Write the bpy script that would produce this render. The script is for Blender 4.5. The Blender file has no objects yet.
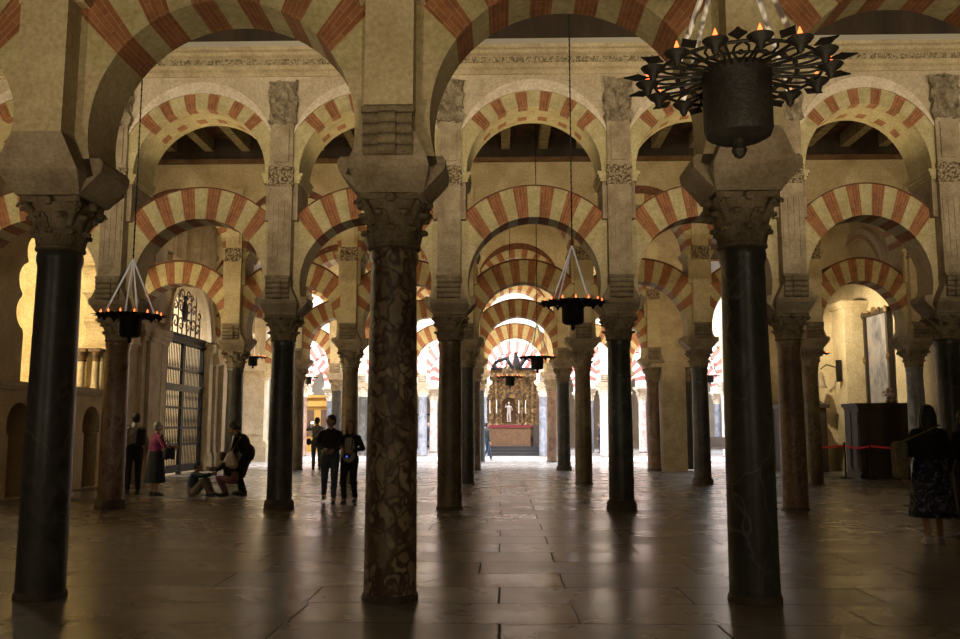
import bpy, bmesh, math, random
from math import pi, sin, cos, atan2, sqrt, radians as R
from mathutils import Vector, Matrix
random.seed(7)
C = bpy.context.scene.collection
SC = bpy.context.scene

# ------------------------------------------------------------------ camera, world, exposure
cam_d = bpy.data.cameras.new('camera'); cam = bpy.data.objects.new('camera', cam_d); C.objects.link(cam)
cam_d.sensor_fit = 'HORIZONTAL'; cam_d.sensor_width = 36.0; cam_d.lens = 872.66 / 960 * 36.0
cam_d.clip_start = 0.05; cam_d.clip_end = 300
cam.location = (-0.5776, 0.0, 1.3907)
cam.rotation_euler = (pi / 2 + 0.1231, 0, 0.0243)
SC.camera = cam
SC.view_settings.view_transform = 'Standard'; SC.view_settings.look = 'None'
SC.view_settings.gamma = 1; SC.view_settings.use_curve_mapping = False
SC.view_settings.exposure = 0.0
w = bpy.data.worlds.new('world'); SC.world = w; w.use_nodes = True
w.node_tree.nodes['Background'].inputs[0].default_value = (1.0, 0.72, 0.42, 1)
w.node_tree.nodes['Background'].inputs[1].default_value = 0.05

Y1 = 7.32; Y2 = 15.17; G = 6.86; S = 2.9323
def rowY(r): return Y1 if r == 1 else Y2 + (r - 2) * G
COLX = {}
for r in range(1, 9):
    for k in range(-7, 6): COLX[r, k] = k * S + S / 2
COLX[1, -2] = -4.38; COLX[1, -1] = -1.49
COLX[2, 2] = 7.10; COLX[3, 2] = 7.14; COLX[3, 3] = 9.73
XL = -10.26                                             # plane of the left wall

def spot(x, y, z, tx, ty, tz, e, ang=95, col=(1, 0.74, 0.42), blend=0.6, rad=0.05):
    l = bpy.data.lights.new('flood_or_fill_light', 'SPOT'); l.energy = e; l.color = col; l.spot_size = R(ang); l.spot_blend = blend
    l.shadow_soft_size = rad
    o = bpy.data.objects.new('flood_or_fill_light', l); o.location = (x, y, z)
    o.rotation_euler = (Vector((tx, ty, tz)) - Vector((x, y, z))).to_track_quat('-Z', 'Y').to_euler(); C.objects.link(o); return o
def area(x, y, z, tx, ty, tz, e, sx, sy, col=(1, 0.8, 0.55)):
    l = bpy.data.lights.new('day_or_fill_light', 'AREA'); l.energy = e; l.color = col; l.shape = 'RECTANGLE'; l.size = sx; l.size_y = sy
    o = bpy.data.objects.new('day_or_fill_light', l); o.location = (x, y, z)
    o.rotation_euler = (Vector((tx, ty, tz)) - Vector((x, y, z))).to_track_quat('-Z', 'Y').to_euler(); C.objects.link(o); return o
def point(x, y, z, e, col=(1, 0.8, 0.5), rad=0.1):
    l = bpy.data.lights.new('lamp', 'POINT'); l.energy = e; l.color = col; l.shadow_soft_size = rad
    o = bpy.data.objects.new('lamp', l); o.location = (x, y, z); C.objects.link(o); return o
WARM = (1.0, 0.72, 0.38); WHT = (1.0, 0.83, 0.55); DAY = (0.80, 0.86, 1.0)
# uplights that stand on the impost blocks behind each row of piers
for k in range(-4, 2):                                  # nave in front of the first row, low floodlights aimed up at the arches
    xb = k * S + S
    spot(xb, 0.6, 0.5, xb, Y1, 5.9, 520, 46, (1, .80, .50), .8, .08)
for k in (-3, -1, 1): spot(k * S, -2.5, 3.2, k * S * .9, Y1, 1.7, 190, 60, (1, .82, .55), .8, .15)  # added fill spots behind the camera to lighten the near shafts
for k in range(-4, 4):
    spot(COLX[2, k], Y1 + 0.75, 5.0, COLX[2, k], Y2, 7.4, 430, 80, WHT)
for k in range(-4, 3):                                  # small floodlights on top of the lower arches of the second row
    xb = (COLX[2, k] + COLX[2, k + 1]) / 2
    spot(xb, Y2 + .1, 5.75, xb, Y2 - .1, 7.0, 20, 150, (1, .80, .46), .6, .04)
for k in range(-4, 4):
    spot(COLX[3, k], Y2 + 0.75, 4.9, COLX[3, k], rowY(3), 7.4, 150, 72, WARM)
    spot(COLX[3, k], Y2 + 1.6, 4.6, COLX[3, k], Y2 + 0.2, 7.2, 60, 90, WARM)
for k in range(-4, 3):
    spot(COLX[4, k], rowY(3) + 0.75, 4.6, COLX[4, k], rowY(4), 6.6, 190, 84, WARM)
for k in range(-5, 3):
    spot(COLX[5, k], rowY(4) + 0.75, 4.2, COLX[5, k], rowY(5), 6.0, 800, 90, (1, 0.78, 0.5))
# narrow floods added only to brighten the chandelier cables
for (x, y, z), t_ in (((-1.2, Y1 + .8, 4.9), (.35, 11.2, 3.4)), ((-4.2, Y1 + .8, 4.9), (-5.42, 11.2, 3.25)), ((1.2, Y1 - .8, 4.9), (.39, 3.45, 3.3))): spot(x, y, z, *t_, 130, 15, (1, .93, .85), .5, .03)
# daylight coming down through the skylights of the far naves
for r, e in ((5, 10000), (6, 6500), (7, 9500)):
    area(-1, rowY(r) + G / 2 - 1, 8.3, -1, rowY(r) + G / 2 + 1.0, 0, e, 34, 2.6, DAY)
for r, e in ((4, 2200), (5, 6000)):
    area(-1, rowY(r) + G / 2 + .6, 8.4, -1, rowY(r) + G / 2 + .6, 0, e, 30, 2.5, DAY).data.spread = R(50)  # extra narrow areas added to brighten the far floor
# chapel behind the left wall, its gate, the picture wall
point(-13.4, 17.2, 5.4, 650, (1, 0.86, 0.56), 0.3); point(-12.6, 18.6, 3.2, 240, (1, 0.86, 0.56), 0.3)
area(-14.0, 26.5, 6.5, -10.3, 26.5, 4.6, 1000, 3, 3, (1.0, 0.93, 0.8))
spot(8.4, 26.6, 5.0, 11.1, 27.3, 3.7, 700, 110, WHT)
spot(-8.0, 24.4, 4.7, -10.2, 26.2, 7.0, 90, 100, WARM)
point(-8.6, 32.0, 3.0, 160, WARM, 0.3)

# ------------------------------------------------------------------ materials
def mat(name, col, rough=0.7, metal=0.0, build=None, emit=None, spec=0.5):
    m = bpy.data.materials.new(name); m.use_nodes = True; nt = m.node_tree; b = nt.nodes['Principled BSDF']
    b.inputs['Base Color'].default_value = (*col, 1); b.inputs['Roughness'].default_value = rough
    b.inputs['Metallic'].default_value = metal; b.inputs['Specular IOR Level'].default_value = spec
    if emit: b.inputs['Emission Color'].default_value = (*emit[0], 1); b.inputs['Emission Strength'].default_value = emit[1]
    if build: build(nt, b)
    return m
def N(nt, t, **kw):
    n = nt.nodes.new(t)
    for k, v in kw.items():
        if k in n.inputs: n.inputs[k].default_value = v
        else: setattr(n, k, v)
    return n
def coords(nt, scale=(1, 1, 1), uv=False):
    tc = N(nt, 'ShaderNodeTexCoord'); oi = N(nt, 'ShaderNodeObjectInfo')
    mp = N(nt, 'ShaderNodeMapping'); mp.inputs['Scale'].default_value = scale
    ad = N(nt, 'ShaderNodeVectorMath', operation='MULTIPLY_ADD')
    nt.links.new(oi.outputs['Random'], ad.inputs[0]); ad.inputs[1].default_value = (31, 17, 43)
    nt.links.new(tc.outputs['UV' if uv else 'Object'], ad.inputs[2])
    nt.links.new((tc.outputs['UV'] if uv else ad.outputs[0]), mp.inputs['Vector']); return mp.outputs[0]
def ramp(nt, src, stops):
    r = N(nt, 'ShaderNodeValToRGB'); nt.links.new(src, r.inputs[0]); e = r.color_ramp.elements
    while len(e) < len(stops): e.new(0.5)
    for i, (p, c) in enumerate(stops): e[i].position = p; e[i].color = (*c, 1) if len(c) == 3 else c
    return r.outputs[0]
def noise(nt, v, scale, detail=5, rough=0.6, dist=0.0):
    n = N(nt, 'ShaderNodeTexNoise'); nt.links.new(v, n.inputs['Vector']); n.inputs['Scale'].default_value = scale
    n.inputs['Detail'].default_value = detail; n.inputs['Roughness'].default_value = rough; n.inputs['Distortion'].default_value = dist
    return n.outputs[0]
def bump(nt, b, src, strength, dist=0.02):
    bp = N(nt, 'ShaderNodeBump'); bp.inputs['Strength'].default_value = strength; bp.inputs['Distance'].default_value = dist
    nt.links.new(src, bp.inputs['Height']); nt.links.new(bp.outputs[0], b.inputs['Normal'])
def mix(nt, a, c, fac, mode='MIX'):
    m = N(nt, 'ShaderNodeMix', data_type='RGBA', blend_type=mode)
    for sock, v in ((m.inputs[0], fac), (m.inputs[6], a), (m.inputs[7], c)):
        if hasattr(v, 'links') or hasattr(v, 'is_linked'): nt.links.new(v, sock)
        else: sock.default_value = v if not isinstance(v, tuple) else (*v, 1)
    return m.outputs[2]
def mottled(c1, c2, scale=2.5, bs=0.3, fine=22, scl=(1, 1, 1)):
    def f(nt, b):
        v = coords(nt, scl); n1 = noise(nt, v, scale, 6, 0.65); n2 = noise(nt, v, fine, 4, 0.7)
        a = ramp(nt, n1, [(0.33, c1), (0.68, c2)])
        d = ramp(nt, n2, [(0.35, (0.72, 0.70, 0.66)), (0.62, (1, 1, 1))])
        nt.links.new(mix(nt, a, d, 1.0, 'MULTIPLY'), b.inputs['Base Color']); bump(nt, b, n2, bs)
    return f
PLASTER = mat('cream_plaster', (0.6, 0.5, 0.33), 0.85, build=mottled((0.47, 0.37, 0.21), (0.66, 0.56, 0.36), 1.6, 0.2))
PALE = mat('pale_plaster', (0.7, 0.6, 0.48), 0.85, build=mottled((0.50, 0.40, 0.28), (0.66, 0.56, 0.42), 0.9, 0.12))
HOOD = mat('pale_hood_band', (0.8, 0.7, 0.58), 0.85, build=mottled((0.70, 0.58, 0.45), (0.85, 0.75, 0.62), 3, 0.12))
STONE = mat('weathered_stone', (0.4, 0.33, 0.24), 0.9, build=mottled((0.27, 0.20, 0.13), (0.50, 0.41, 0.29), 3.0, 0.6, 30))
ROUGH = mat('eroded_stone', (0.35, 0.28, 0.2), 0.95, build=mottled((0.14, 0.10, 0.06), (0.50, 0.42, 0.30), 9.0, 1.0, 45))
WORN = mat('worn_base_stone', (0.1, 0.08, 0.05), 0.7, build=mottled((0.05, 0.038, 0.025), (0.13, 0.10, 0.065), 5.0, 0.4, 30))
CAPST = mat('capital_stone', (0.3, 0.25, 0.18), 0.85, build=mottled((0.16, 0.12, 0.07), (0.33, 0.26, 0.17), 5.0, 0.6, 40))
def vous(c1, c2, mort):
    def f(nt, b):
        v = coords(nt, (1, 1, 1), True); br = N(nt, 'ShaderNodeTexBrick'); nt.links.new(v, br.inputs['Vector'])
        br.inputs['Color1'].default_value = (*c1, 1); br.inputs['Color2'].default_value = (*c2, 1); br.inputs['Mortar'].default_value = (*mort, 1)
        br.inputs['Scale'].default_value = 1; br.inputs['Mortar Size'].default_value = 0.0035; br.inputs['Brick Width'].default_value = 0.26; br.inputs['Row Height'].default_value = 0.052
        br.inputs['Mortar Smooth'].default_value = 0.3
        w2 = coords(nt); n1 = noise(nt, w2, 6, 5, 0.7); a = ramp(nt, n1, [(0.3, (0.6, 0.6, 0.6)), (0.6, (1, 1, 1))])
        nt.links.new(mix(nt, br.outputs[0], a, 1.0, 'MULTIPLY'), b.inputs['Base Color']); bump(nt, b, n1, 0.3)
    return f
BRICK = mat('red_brick_voussoir', (0.4, 0.12, 0.05), 0.85, build=vous((0.28, 0.10, 0.038), (0.38, 0.15, 0.06), (0.44, 0.28, 0.16)))
VCREAM = mat('cream_voussoir', (0.66, 0.57, 0.36), 0.85, build=mottled((0.46, 0.38, 0.19), (0.63, 0.55, 0.32), 4.0, 0.25))
DKBRICK = mat('dark_brick_edge', (0.16, 0.07, 0.04), 0.9, build=mottled((0.10, 0.04, 0.02), (0.22, 0.09, 0.05), 6.0, 0.3))
def marble(base, vein, vs, dark=None, rough=0.3, full=False):
    def f(nt, b):
        v = coords(nt, (1, 1, 0.8)); n1 = noise(nt, v, 3.2, 8, 0.7, 1.2)
        a = ramp(nt, n1, [(0.35, base[0]), (0.6, base[1])])
        vo = N(nt, 'ShaderNodeTexVoronoi', feature='DISTANCE_TO_EDGE'); nd = N(nt, 'ShaderNodeVectorMath', operation='ADD')
        nn = N(nt, 'ShaderNodeTexNoise'); nt.links.new(v, nn.inputs['Vector']); nn.inputs['Scale'].default_value = 5
        sc = N(nt, 'ShaderNodeVectorMath', operation='SCALE'); nt.links.new(nn.outputs[1], sc.inputs[0]); sc.inputs['Scale'].default_value = 0.25
        nt.links.new(v, nd.inputs[0]); nt.links.new(sc.outputs[0], nd.inputs[1]); nt.links.new(nd.outputs[0], vo.inputs['Vector']); vo.inputs['Scale'].default_value = vs
        n3 = noise(nt, v, 1.7, 3, 0.5); vd = vo.outputs['Distance']
        if full:
            sc.inputs['Scale'].default_value = .5
            sb = N(nt, 'ShaderNodeMath', operation='MULTIPLY_ADD'); nt.links.new(noise(nt, v, 4.5, 4, .6), sb.inputs[0]); sb.inputs[1].default_value = -.55; nt.links.new(vd, sb.inputs[2])
            ad2 = N(nt, 'ShaderNodeMath', operation='ADD'); nt.links.new(sb.outputs[0], ad2.inputs[0]); ad2.inputs[1].default_value = .26; vd = ad2.outputs[0]
            v2 = N(nt, 'ShaderNodeTexVoronoi', feature='F1'); nt.links.new(nd.outputs[0], v2.inputs['Vector']); v2.inputs['Scale'].default_value = vs
            a = mix(nt, a, ramp(nt, v2.outputs['Color'], [(0.2, (.55, .5, .45)), (.8, (1, 1, 1))]), 1.0, 'MULTIPLY')
        ms = ramp(nt, vd, [(0.02 if full else 0.0, (1, 1, 1)), (0.03 if vs < 5 else 0.16 if full else 0.10, (0, 0, 0))])
        m2 = N(nt, 'ShaderNodeMath', operation='MULTIPLY'); nt.links.new(ms, m2.inputs[0])
        nt.links.new(ramp(nt, n3, [(0.25 if full else 0.40, (0, 0, 0)), (0.42 if full else 0.62, (1, 1, 1))]), m2.inputs[1])
        nt.links.new(mix(nt, a, vein, m2.outputs[0]), b.inputs['Base Color'])
        nt.links.new(ramp(nt, n1, [(0.3, (rough + .15,) * 3), (0.7, (rough,) * 3)]), b.inputs['Roughness'])
        bump(nt, b, n1, 0.15)
    return f
MB = {
 'dark grey marble': mat('dark_marble', (0.03, 0.03, 0.03), 0.35, build=marble(((0.022, 0.02, 0.017), (0.065, 0.06, 0.05)), (0.14, 0.13, 0.11), 2.2)),
 'pink and brown breccia': mat('breccia_marble', (0.3, 0.2, 0.14), 0.4, build=marble(((0.20, 0.13, 0.08), (0.46, 0.35, 0.23)), (0.085, 0.045, 0.026), 7.0, rough=0.4, full=True)),
 'mottled brown marble': mat('brown_marble', (0.15, 0.1, 0.05), 0.4, build=marble(((0.07, 0.045, 0.022), (0.20, 0.14, 0.07)), (0.035, 0.02, 0.01), 11.0)),
 'reddish brown marble': mat('red_marble', (0.2, 0.1, 0.06), 0.4, build=marble(((0.11, 0.05, 0.03), (0.25, 0.15, 0.09)), (0.3, 0.22, 0.15), 8.0)),
 'pale grey marble': mat('grey_marble', (0.35, 0.35, 0.37), 0.35, build=marble(((0.07, 0.075, 0.085), (0.22, 0.22, 0.235)), (0.12, 0.12, 0.13), 3.0)),
 'pale pink marble': mat('pink_marble', (0.6, 0.42, 0.36), 0.35, build=marble(((0.45, 0.25, 0.2), (0.68, 0.56, 0.50)), (0.75, 0.7, 0.66), 4.0)),
}
def floor_build(nt, b):
    tc = N(nt, 'ShaderNodeTexCoord'); v = tc.outputs['Object']
    nz = N(nt, 'ShaderNodeTexNoise'); nt.links.new(v, nz.inputs['Vector']); nz.inputs['Scale'].default_value = 1.3
    sc = N(nt, 'ShaderNodeVectorMath', operation='SCALE'); nt.links.new(nz.outputs[1], sc.inputs[0]); sc.inputs['Scale'].default_value = 0.05
    ad = N(nt, 'ShaderNodeVectorMath', operation='ADD'); nt.links.new(v, ad.inputs[0]); nt.links.new(sc.outputs[0], ad.inputs[1])
    br = N(nt, 'ShaderNodeTexBrick'); nt.links.new(ad.outputs[0], br.inputs['Vector']); br.offset = 0.37; br.squash = 1.35; br.squash_frequency = 3
    br.inputs['Color1'].default_value = (0.22, 0.20, 0.175, 1); br.inputs['Color2'].default_value = (0.34, 0.31, 0.275, 1); br.inputs['Mortar'].default_value = (0.03, 0.022, 0.015, 1)
    br.inputs['Scale'].default_value = 1; br.inputs['Mortar Size'].default_value = 0.012; br.inputs['Brick Width'].default_value = 1.55; br.inputs['Row Height'].default_value = 0.72
    br.inputs['Mortar Smooth'].default_value = 0.6
    n1 = noise(nt, v, 1.1, 8, 0.65, 0.6); n2 = noise(nt, v, 9, 6, 0.7)
    a = ramp(nt, n1, [(0.3, (0.62, 0.58, 0.54)), (0.65, (1, 1, 1))]); c2 = ramp(nt, n2, [(0.35, (0.78, 0.78, 0.78)), (0.6, (1, 1, 1))])
    m1 = mix(nt, br.outputs[0], a, 1.0, 'MULTIPLY'); nt.links.new(mix(nt, m1, c2, 1.0, 'MULTIPLY'), b.inputs['Base Color'])
    rr0 = ramp(nt, br.outputs[0], [(0.17, (0.36,) * 3), (0.29, (0.20,) * 3)]); rr = mix(nt, rr0, ramp(nt, n1, [(0.3, (0.40,) * 3), (0.7, (0.22,) * 3)]), .5); rm = mix(nt, rr, (0.8, 0.8, 0.8), br.outputs['Fac']); nt.links.new(rm, b.inputs['Roughness'])
    hm = N(nt, 'ShaderNodeMath', operation='MULTIPLY_ADD'); nt.links.new(br.outputs['Fac'], hm.inputs[0]); hm.inputs[1].default_value = -1.0; nm = N(nt, 'ShaderNodeMath', operation='MULTIPLY'); nt.links.new(noise(nt, v, 1.6, 1, 0.4), nm.inputs[0]); nm.inputs[1].default_value = .35; nt.links.new(nm.outputs[0], hm.inputs[2])
    bump(nt, b, hm.outputs[0], 0.14, 0.02)
FLOOR = mat('stone_slab_floor', (0.3, 0.26, 0.2), 0.25, build=floor_build)
WOOD = mat('dark_wood', (0.05, 0.028, 0.015), 0.6, build=mottled((0.018, 0.011, 0.006), (0.055, 0.033, 0.018), 3, 0.3, 40, (1, 1, 0.15)))
BEAM = mat('painted_beam', (0.12, 0.1, 0.05), 0.8, build=mottled((0.16, 0.135, 0.07), (0.42, 0.36, 0.21), 9, 0.2, 50))
BROWNW = mat('brown_wood', (0.16, 0.08, 0.035), 0.6, build=mottled((0.10, 0.05, 0.02), (0.2, 0.11, 0.05), 4, 0.2, 30))
def panel_build(nt, b):
    tc = N(nt, 'ShaderNodeTexCoord'); wv = N(nt, 'ShaderNodeTexVoronoi', feature='F1'); nt.links.new(tc.outputs['Object'], wv.inputs['Vector']); wv.inputs['Scale'].default_value = 5
    nt.links.new(ramp(nt, wv.outputs[0], [(0.1, (0.10, 0.07, 0.02)), (0.3, (0.02, 0.02, 0.012)), (0.42, (0.12, 0.03, 0.015)), (0.6, (0.02, 0.015, 0.01))]), b.inputs['Base Color'])
PANEL = mat('painted_ceiling_panel', (0.05, 0.04, 0.02), 0.8, build=panel_build)
IRON = mat('black_iron', (0.012, 0.01, 0.009), 0.6, 0.3, spec=0.3, build=mottled((0.006, 0.005, 0.004), (0.022, 0.018, 0.014), 9, 0.4, 40))
STEEL = mat('bright_steel_cable', (0.95, 0.94, 0.92), 0.3, 0.0)
BULB = mat('orange_lamp_bulb', (1, 0.3, 0.1), 0.3, emit=((1, 0.15, 0.035), 4.2))
def gold_build(nt, b):
    v = coords(nt); vo = N(nt, 'ShaderNodeTexVoronoi', feature='SMOOTH_F1'); nt.links.new(v, vo.inputs['Vector']); vo.inputs['Scale'].default_value = 9
    nt.links.new(ramp(nt, vo.outputs[0], [(0.1, (0.26, 0.165, 0.05)), (0.4, (0.12, 0.065, 0.018)), (0.7, (0.03, 0.015, 0.006))]), b.inputs['Base Color']); bump(nt, b, vo.outputs[0], 0.6, 0.04)
GOLD = mat('carved_gilding', (0.6, 0.38, 0.1), 0.55, 0.2, build=gold_build)
RED = mat('red_cloth', (0.13, 0.008, 0.012), 0.8); ROPE = mat('red_ribbon', (0.75, 0.03, 0.03), 0.6)
WHITE = mat('white_marble_figure', (0.45, 0.40, 0.36), 0.5); WAX = mat('white_wax', (0.62, 0.58, 0.5), 0.5)
BLACKM = mat('black_marble_step', (0.012, 0.012, 0.014), 0.4); DARKIN = mat('niche_shade_plaster', (0.05, 0.04, 0.028), 0.9)  # niche plaster darkened: the shade inside the niches is in its colour
TERRA = mat('altar_front_panel', (0.35, 0.16, 0.06), 0.6, build=mottled((0.07, 0.03, 0.009), (0.18, 0.085, 0.03), 8, 0.4))
YPLAST = mat('warm_chapel_plaster', (0.8, 0.68, 0.42), 0.8, build=mottled((0.68, 0.55, 0.30), (0.85, 0.74, 0.5), 2.0, 0.2))
LIME = mat('pale_limestone', (0.6, 0.5, 0.36), 0.8, build=mottled((0.42, 0.33, 0.20), (0.62, 0.51, 0.34), 2.5, 0.3))
def relief_build(nt, b):
    v = coords(nt, (16, 16, 16)); vo = N(nt, 'ShaderNodeTexVoronoi', feature='F1'); nt.links.new(v, vo.inputs['Vector']); vo.inputs['Scale'].default_value = 1.6
    nt.links.new(ramp(nt, vo.outputs[0], [(0.25, (0.52, 0.42, 0.28)), (0.55, (0.26, 0.19, 0.11)), (0.8, (0.10, 0.07, 0.04))]), b.inputs['Base Color']); bump(nt, b, vo.outputs[0], 1.0, 0.05)
def letters_build(nt, b):
    tc = N(nt, 'ShaderNodeTexCoord'); mp = N(nt, 'ShaderNodeMapping'); mp.inputs['Scale'].default_value = (26, 1, 16); nt.links.new(tc.outputs['Object'], mp.inputs['Vector'])
    n = noise(nt, mp.outputs[0], 1.0, 2, 0.6, 1.5); nt.links.new(ramp(nt, n, [(0.44, (0.13, 0.10, 0.06)), (0.54, (0.46, 0.38, 0.24))]), b.inputs['Base Color']); bump(nt, b, n, 0.8, 0.03)
LETTERS = mat('carved_lettering_frieze', (0.4, 0.3, 0.2), 0.9, build=letters_build)
RELIEF = mat('carved_relief', (0.4, 0.3, 0.2), 0.9, build=relief_build)

# ------------------------------------------------------------------ mesh helpers
class M:
    def __init__(s): s.v = []; s.f = []; s.m = []; s.uv = {}
    def add(s, vs, fs, mi=0, uvs=None):
        o = len(s.v); s.v += [tuple(p) for p in vs]
        for i, f in enumerate(fs):
            if uvs: s.uv[len(s.f)] = uvs[i]
            s.f.append([o + j for j in f]); s.m.append(mi)
        return s
    def box(s, x0, x1, y0, y1, z0, z1, mi=0):
        v = [(x, y, z) for z in (z0, z1) for y in (y0, y1) for x in (x0, x1)]
        return s.add(v, [(0, 2, 3, 1), (4, 5, 7, 6), (0, 1, 5, 4), (2, 6, 7, 3), (0, 4, 6, 2), (1, 3, 7, 5)], mi)
    def frustum(s, a, b, z0, z1, mi=0, cy=0):           # half sizes (x, y) at bottom / top
        v = [(sx * a[0], cy + sy * a[1], z0) for sx, sy in ((-1, -1), (1, -1), (1, 1), (-1, 1))] + [(sx * b[0], cy + sy * b[1], z1) for sx, sy in ((-1, -1), (1, -1), (1, 1), (-1, 1))]
        return s.add(v, [(3, 2, 1, 0), (4, 5, 6, 7), (0, 1, 5, 4), (1, 2, 6, 5), (2, 3, 7, 6), (3, 0, 4, 7)], mi)
    def lathe(s, prof, n=24, mi=0, c=(0, 0), sc=(1, 1), rot=0, cap=True):
        v = []
        for r, z in prof:
            for i in range(n): a = 2 * pi * i / n + rot; v.append((c[0] + r * cos(a) * sc[0], c[1] + r * sin(a) * sc[1], z))
        f = [(j * n + i, j * n + (i + 1) % n, (j + 1) * n + (i + 1) % n, (j + 1) * n + i) for j in range(len(prof) - 1) for i in range(n)]
        if cap: f += [tuple(range(n - 1, -1, -1)), tuple((len(prof) - 1) * n + i for i in range(n))]
        return s.add(v, f, mi)
    def tube(s, pts, rad, n=8, mi=0, cap=True):
        pts = [Vector(p) for p in pts]; rs = rad if isinstance(rad, (list, tuple)) else [rad] * len(pts); v = []
        up = Vector((0, 0, 1))
        for i, p in enumerate(pts):
            d = (pts[min(i + 1, len(pts) - 1)] - pts[max(i - 1, 0)]).normalized()
            a = d.cross(up if abs(d.z) < 0.95 else Vector((1, 0, 0))).normalized(); b = d.cross(a)
            for j in range(n): t = 2 * pi * j / n; v.append(p + (a * cos(t) + b * sin(t)) * rs[i])
        f = [(i * n + j, i * n + (j + 1) % n, (i + 1) * n + (j + 1) % n, (i + 1) * n + j) for i in range(len(pts) - 1) for j in range(n)]
        if cap: f += [tuple(range(n)), tuple((len(pts) - 1) * n + j for j in range(n - 1, -1, -1))]
        return s.add(v, f, mi)
    def ball(s, c, r, n=10, mi=0):
        r = r if isinstance(r, (tuple, list)) else (r, r, r); v = []; m = n // 2
        for j in range(m + 1):
            t = pi * j / m
            for i in range(n): a = 2 * pi * i / n; v.append((c[0] + r[0] * sin(t) * cos(a), c[1] + r[1] * sin(t) * sin(a), c[2] + r[2] * cos(t)))
        return s.add(v, [(j * n + i, (j + 1) * n + i, (j + 1) * n + (i + 1) % n, j * n + (i + 1) % n) for j in range(m) for i in range(n)], mi)
    def extr(s, prof, x0, x1, axis='x', mi=0):           # prof: closed (a, z) polygon, extruded along the axis
        n = len(prof); v = []
        for t in (x0, x1):
            for a, z in prof: v.append((t, a, z) if axis == 'x' else (a, t, z))
        return s.add(v, [tuple(range(n)), tuple(range(2 * n - 1, n - 1, -1))] + [(i, (i + 1) % n, n + (i + 1) % n, n + i) for i in range(n)], mi)
    def xf(s, mt):
        s.v = [tuple(mt @ Vector(p)) for p in s.v]; return s
    def mesh(s, name, mats, smooth=False, norm=True):
        me = bpy.data.meshes.new(name); me.from_pydata(s.v, [], s.f)
        for m in (mats if isinstance(mats, (list, tuple)) else [mats]): me.materials.append(m)
        me.polygons.foreach_set('material_index', s.m)
        if s.uv:
            ul = me.uv_layers.new(name='UVMap')
            for i, uvs in s.uv.items():
                for j, li in enumerate(me.polygons[i].loop_indices): ul.data[li].uv = uvs[j]
        if norm:
            bm = bmesh.new(); bm.from_mesh(me); bmesh.ops.remove_doubles(bm, verts=bm.verts, dist=1e-5)
            bmesh.ops.recalc_face_normals(bm, faces=bm.faces); bm.to_mesh(me); bm.free()
        if smooth:
            me.polygons.foreach_set('use_smooth', [True] * len(me.polygons))
            try: me.set_sharp_from_angle(angle=R(40))
            except Exception: pass
        me.update(); return me
def link(name, me, parent=None, loc=(0, 0, 0), rz=0, sc=(1, 1, 1)):
    o = bpy.data.objects.new(name, me); C.objects.link(o); o.location = loc; o.rotation_euler = (0, 0, rz); o.scale = sc
    if parent: o.parent = parent
    return o
def thing(name, label, cat, loc=(0, 0, 0), rz=0, group=None, me=None):
    o = link(name, me, None, loc, rz); o['label'] = label; o['category'] = cat
    if group: o['group'] = group
    return o
def struct(name, me, label=None, loc=(0, 0, 0)):
    o = link(name, me, None, loc); o['kind'] = 'structure'
    if label: o['label'] = label
    return o
def panel(outer, holes, t0, t1, fn, mi=0):
    """flat polygon with holes in (a, z); fn(a, z, t) -> xyz; t0..t1 is the thickness"""
    bm = bmesh.new()
    for loop in [outer] + holes:
        vs = [bm.verts.new((a, z, 0)) for a, z in loop]
        for i in range(len(vs)): bm.edges.new((vs[i], vs[(i + 1) % len(vs)]))
    bmesh.ops.triangle_fill(bm, use_beauty=True, use_dissolve=False, edges=bm.edges[:])
    bm.verts.ensure_lookup_table(); m = M(); n = len(bm.verts); bm.verts.index_update()
    v = [fn(p.co.x, p.co.y, t) for t in (t0, t1) for p in bm.verts]; f = []
    for fc in bm.faces: ids = [p.index for p in fc.verts]; f.append(ids); f.append([i + n for i in reversed(ids)])
    k = 0
    for loop in [outer] + holes:
        L = len(loop)
        for i in range(L): a, b = k + i, k + (i + 1) % L; f.append((a, b, b + n, a + n))
        k += L
    bm.free(); m.add(v, f, mi); return m
ORD = ['', 'first', 'second', 'third', 'fourth', 'fifth', 'sixth', 'seventh', 'eighth']
def rowname(r): return 'nearest row' if r == 1 else ORD[r] + ' row'
NUM = ['', 'one', 'two', 'three', 'four', 'five', 'six', 'seven']
def colpos(k):
    if k == -1: return 'left edge of the aisle'
    if k == 0: return 'right edge of the aisle'
    if k < -1: return NUM[-1 - k] + (' bay' if k == -2 else ' bays') + ' left of the aisle'
    return NUM[k] + (' bay' if k == 1 else ' bays') + ' right of the aisle'
def baypos(k):                                           # bay between column k and k + 1
    if k == -1: return 'over the central aisle'
    if k < -1: return ORD[-1 - k] + ' bay left of the aisle'
    return ORD[k + 1] + ' bay right of the aisle'

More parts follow.
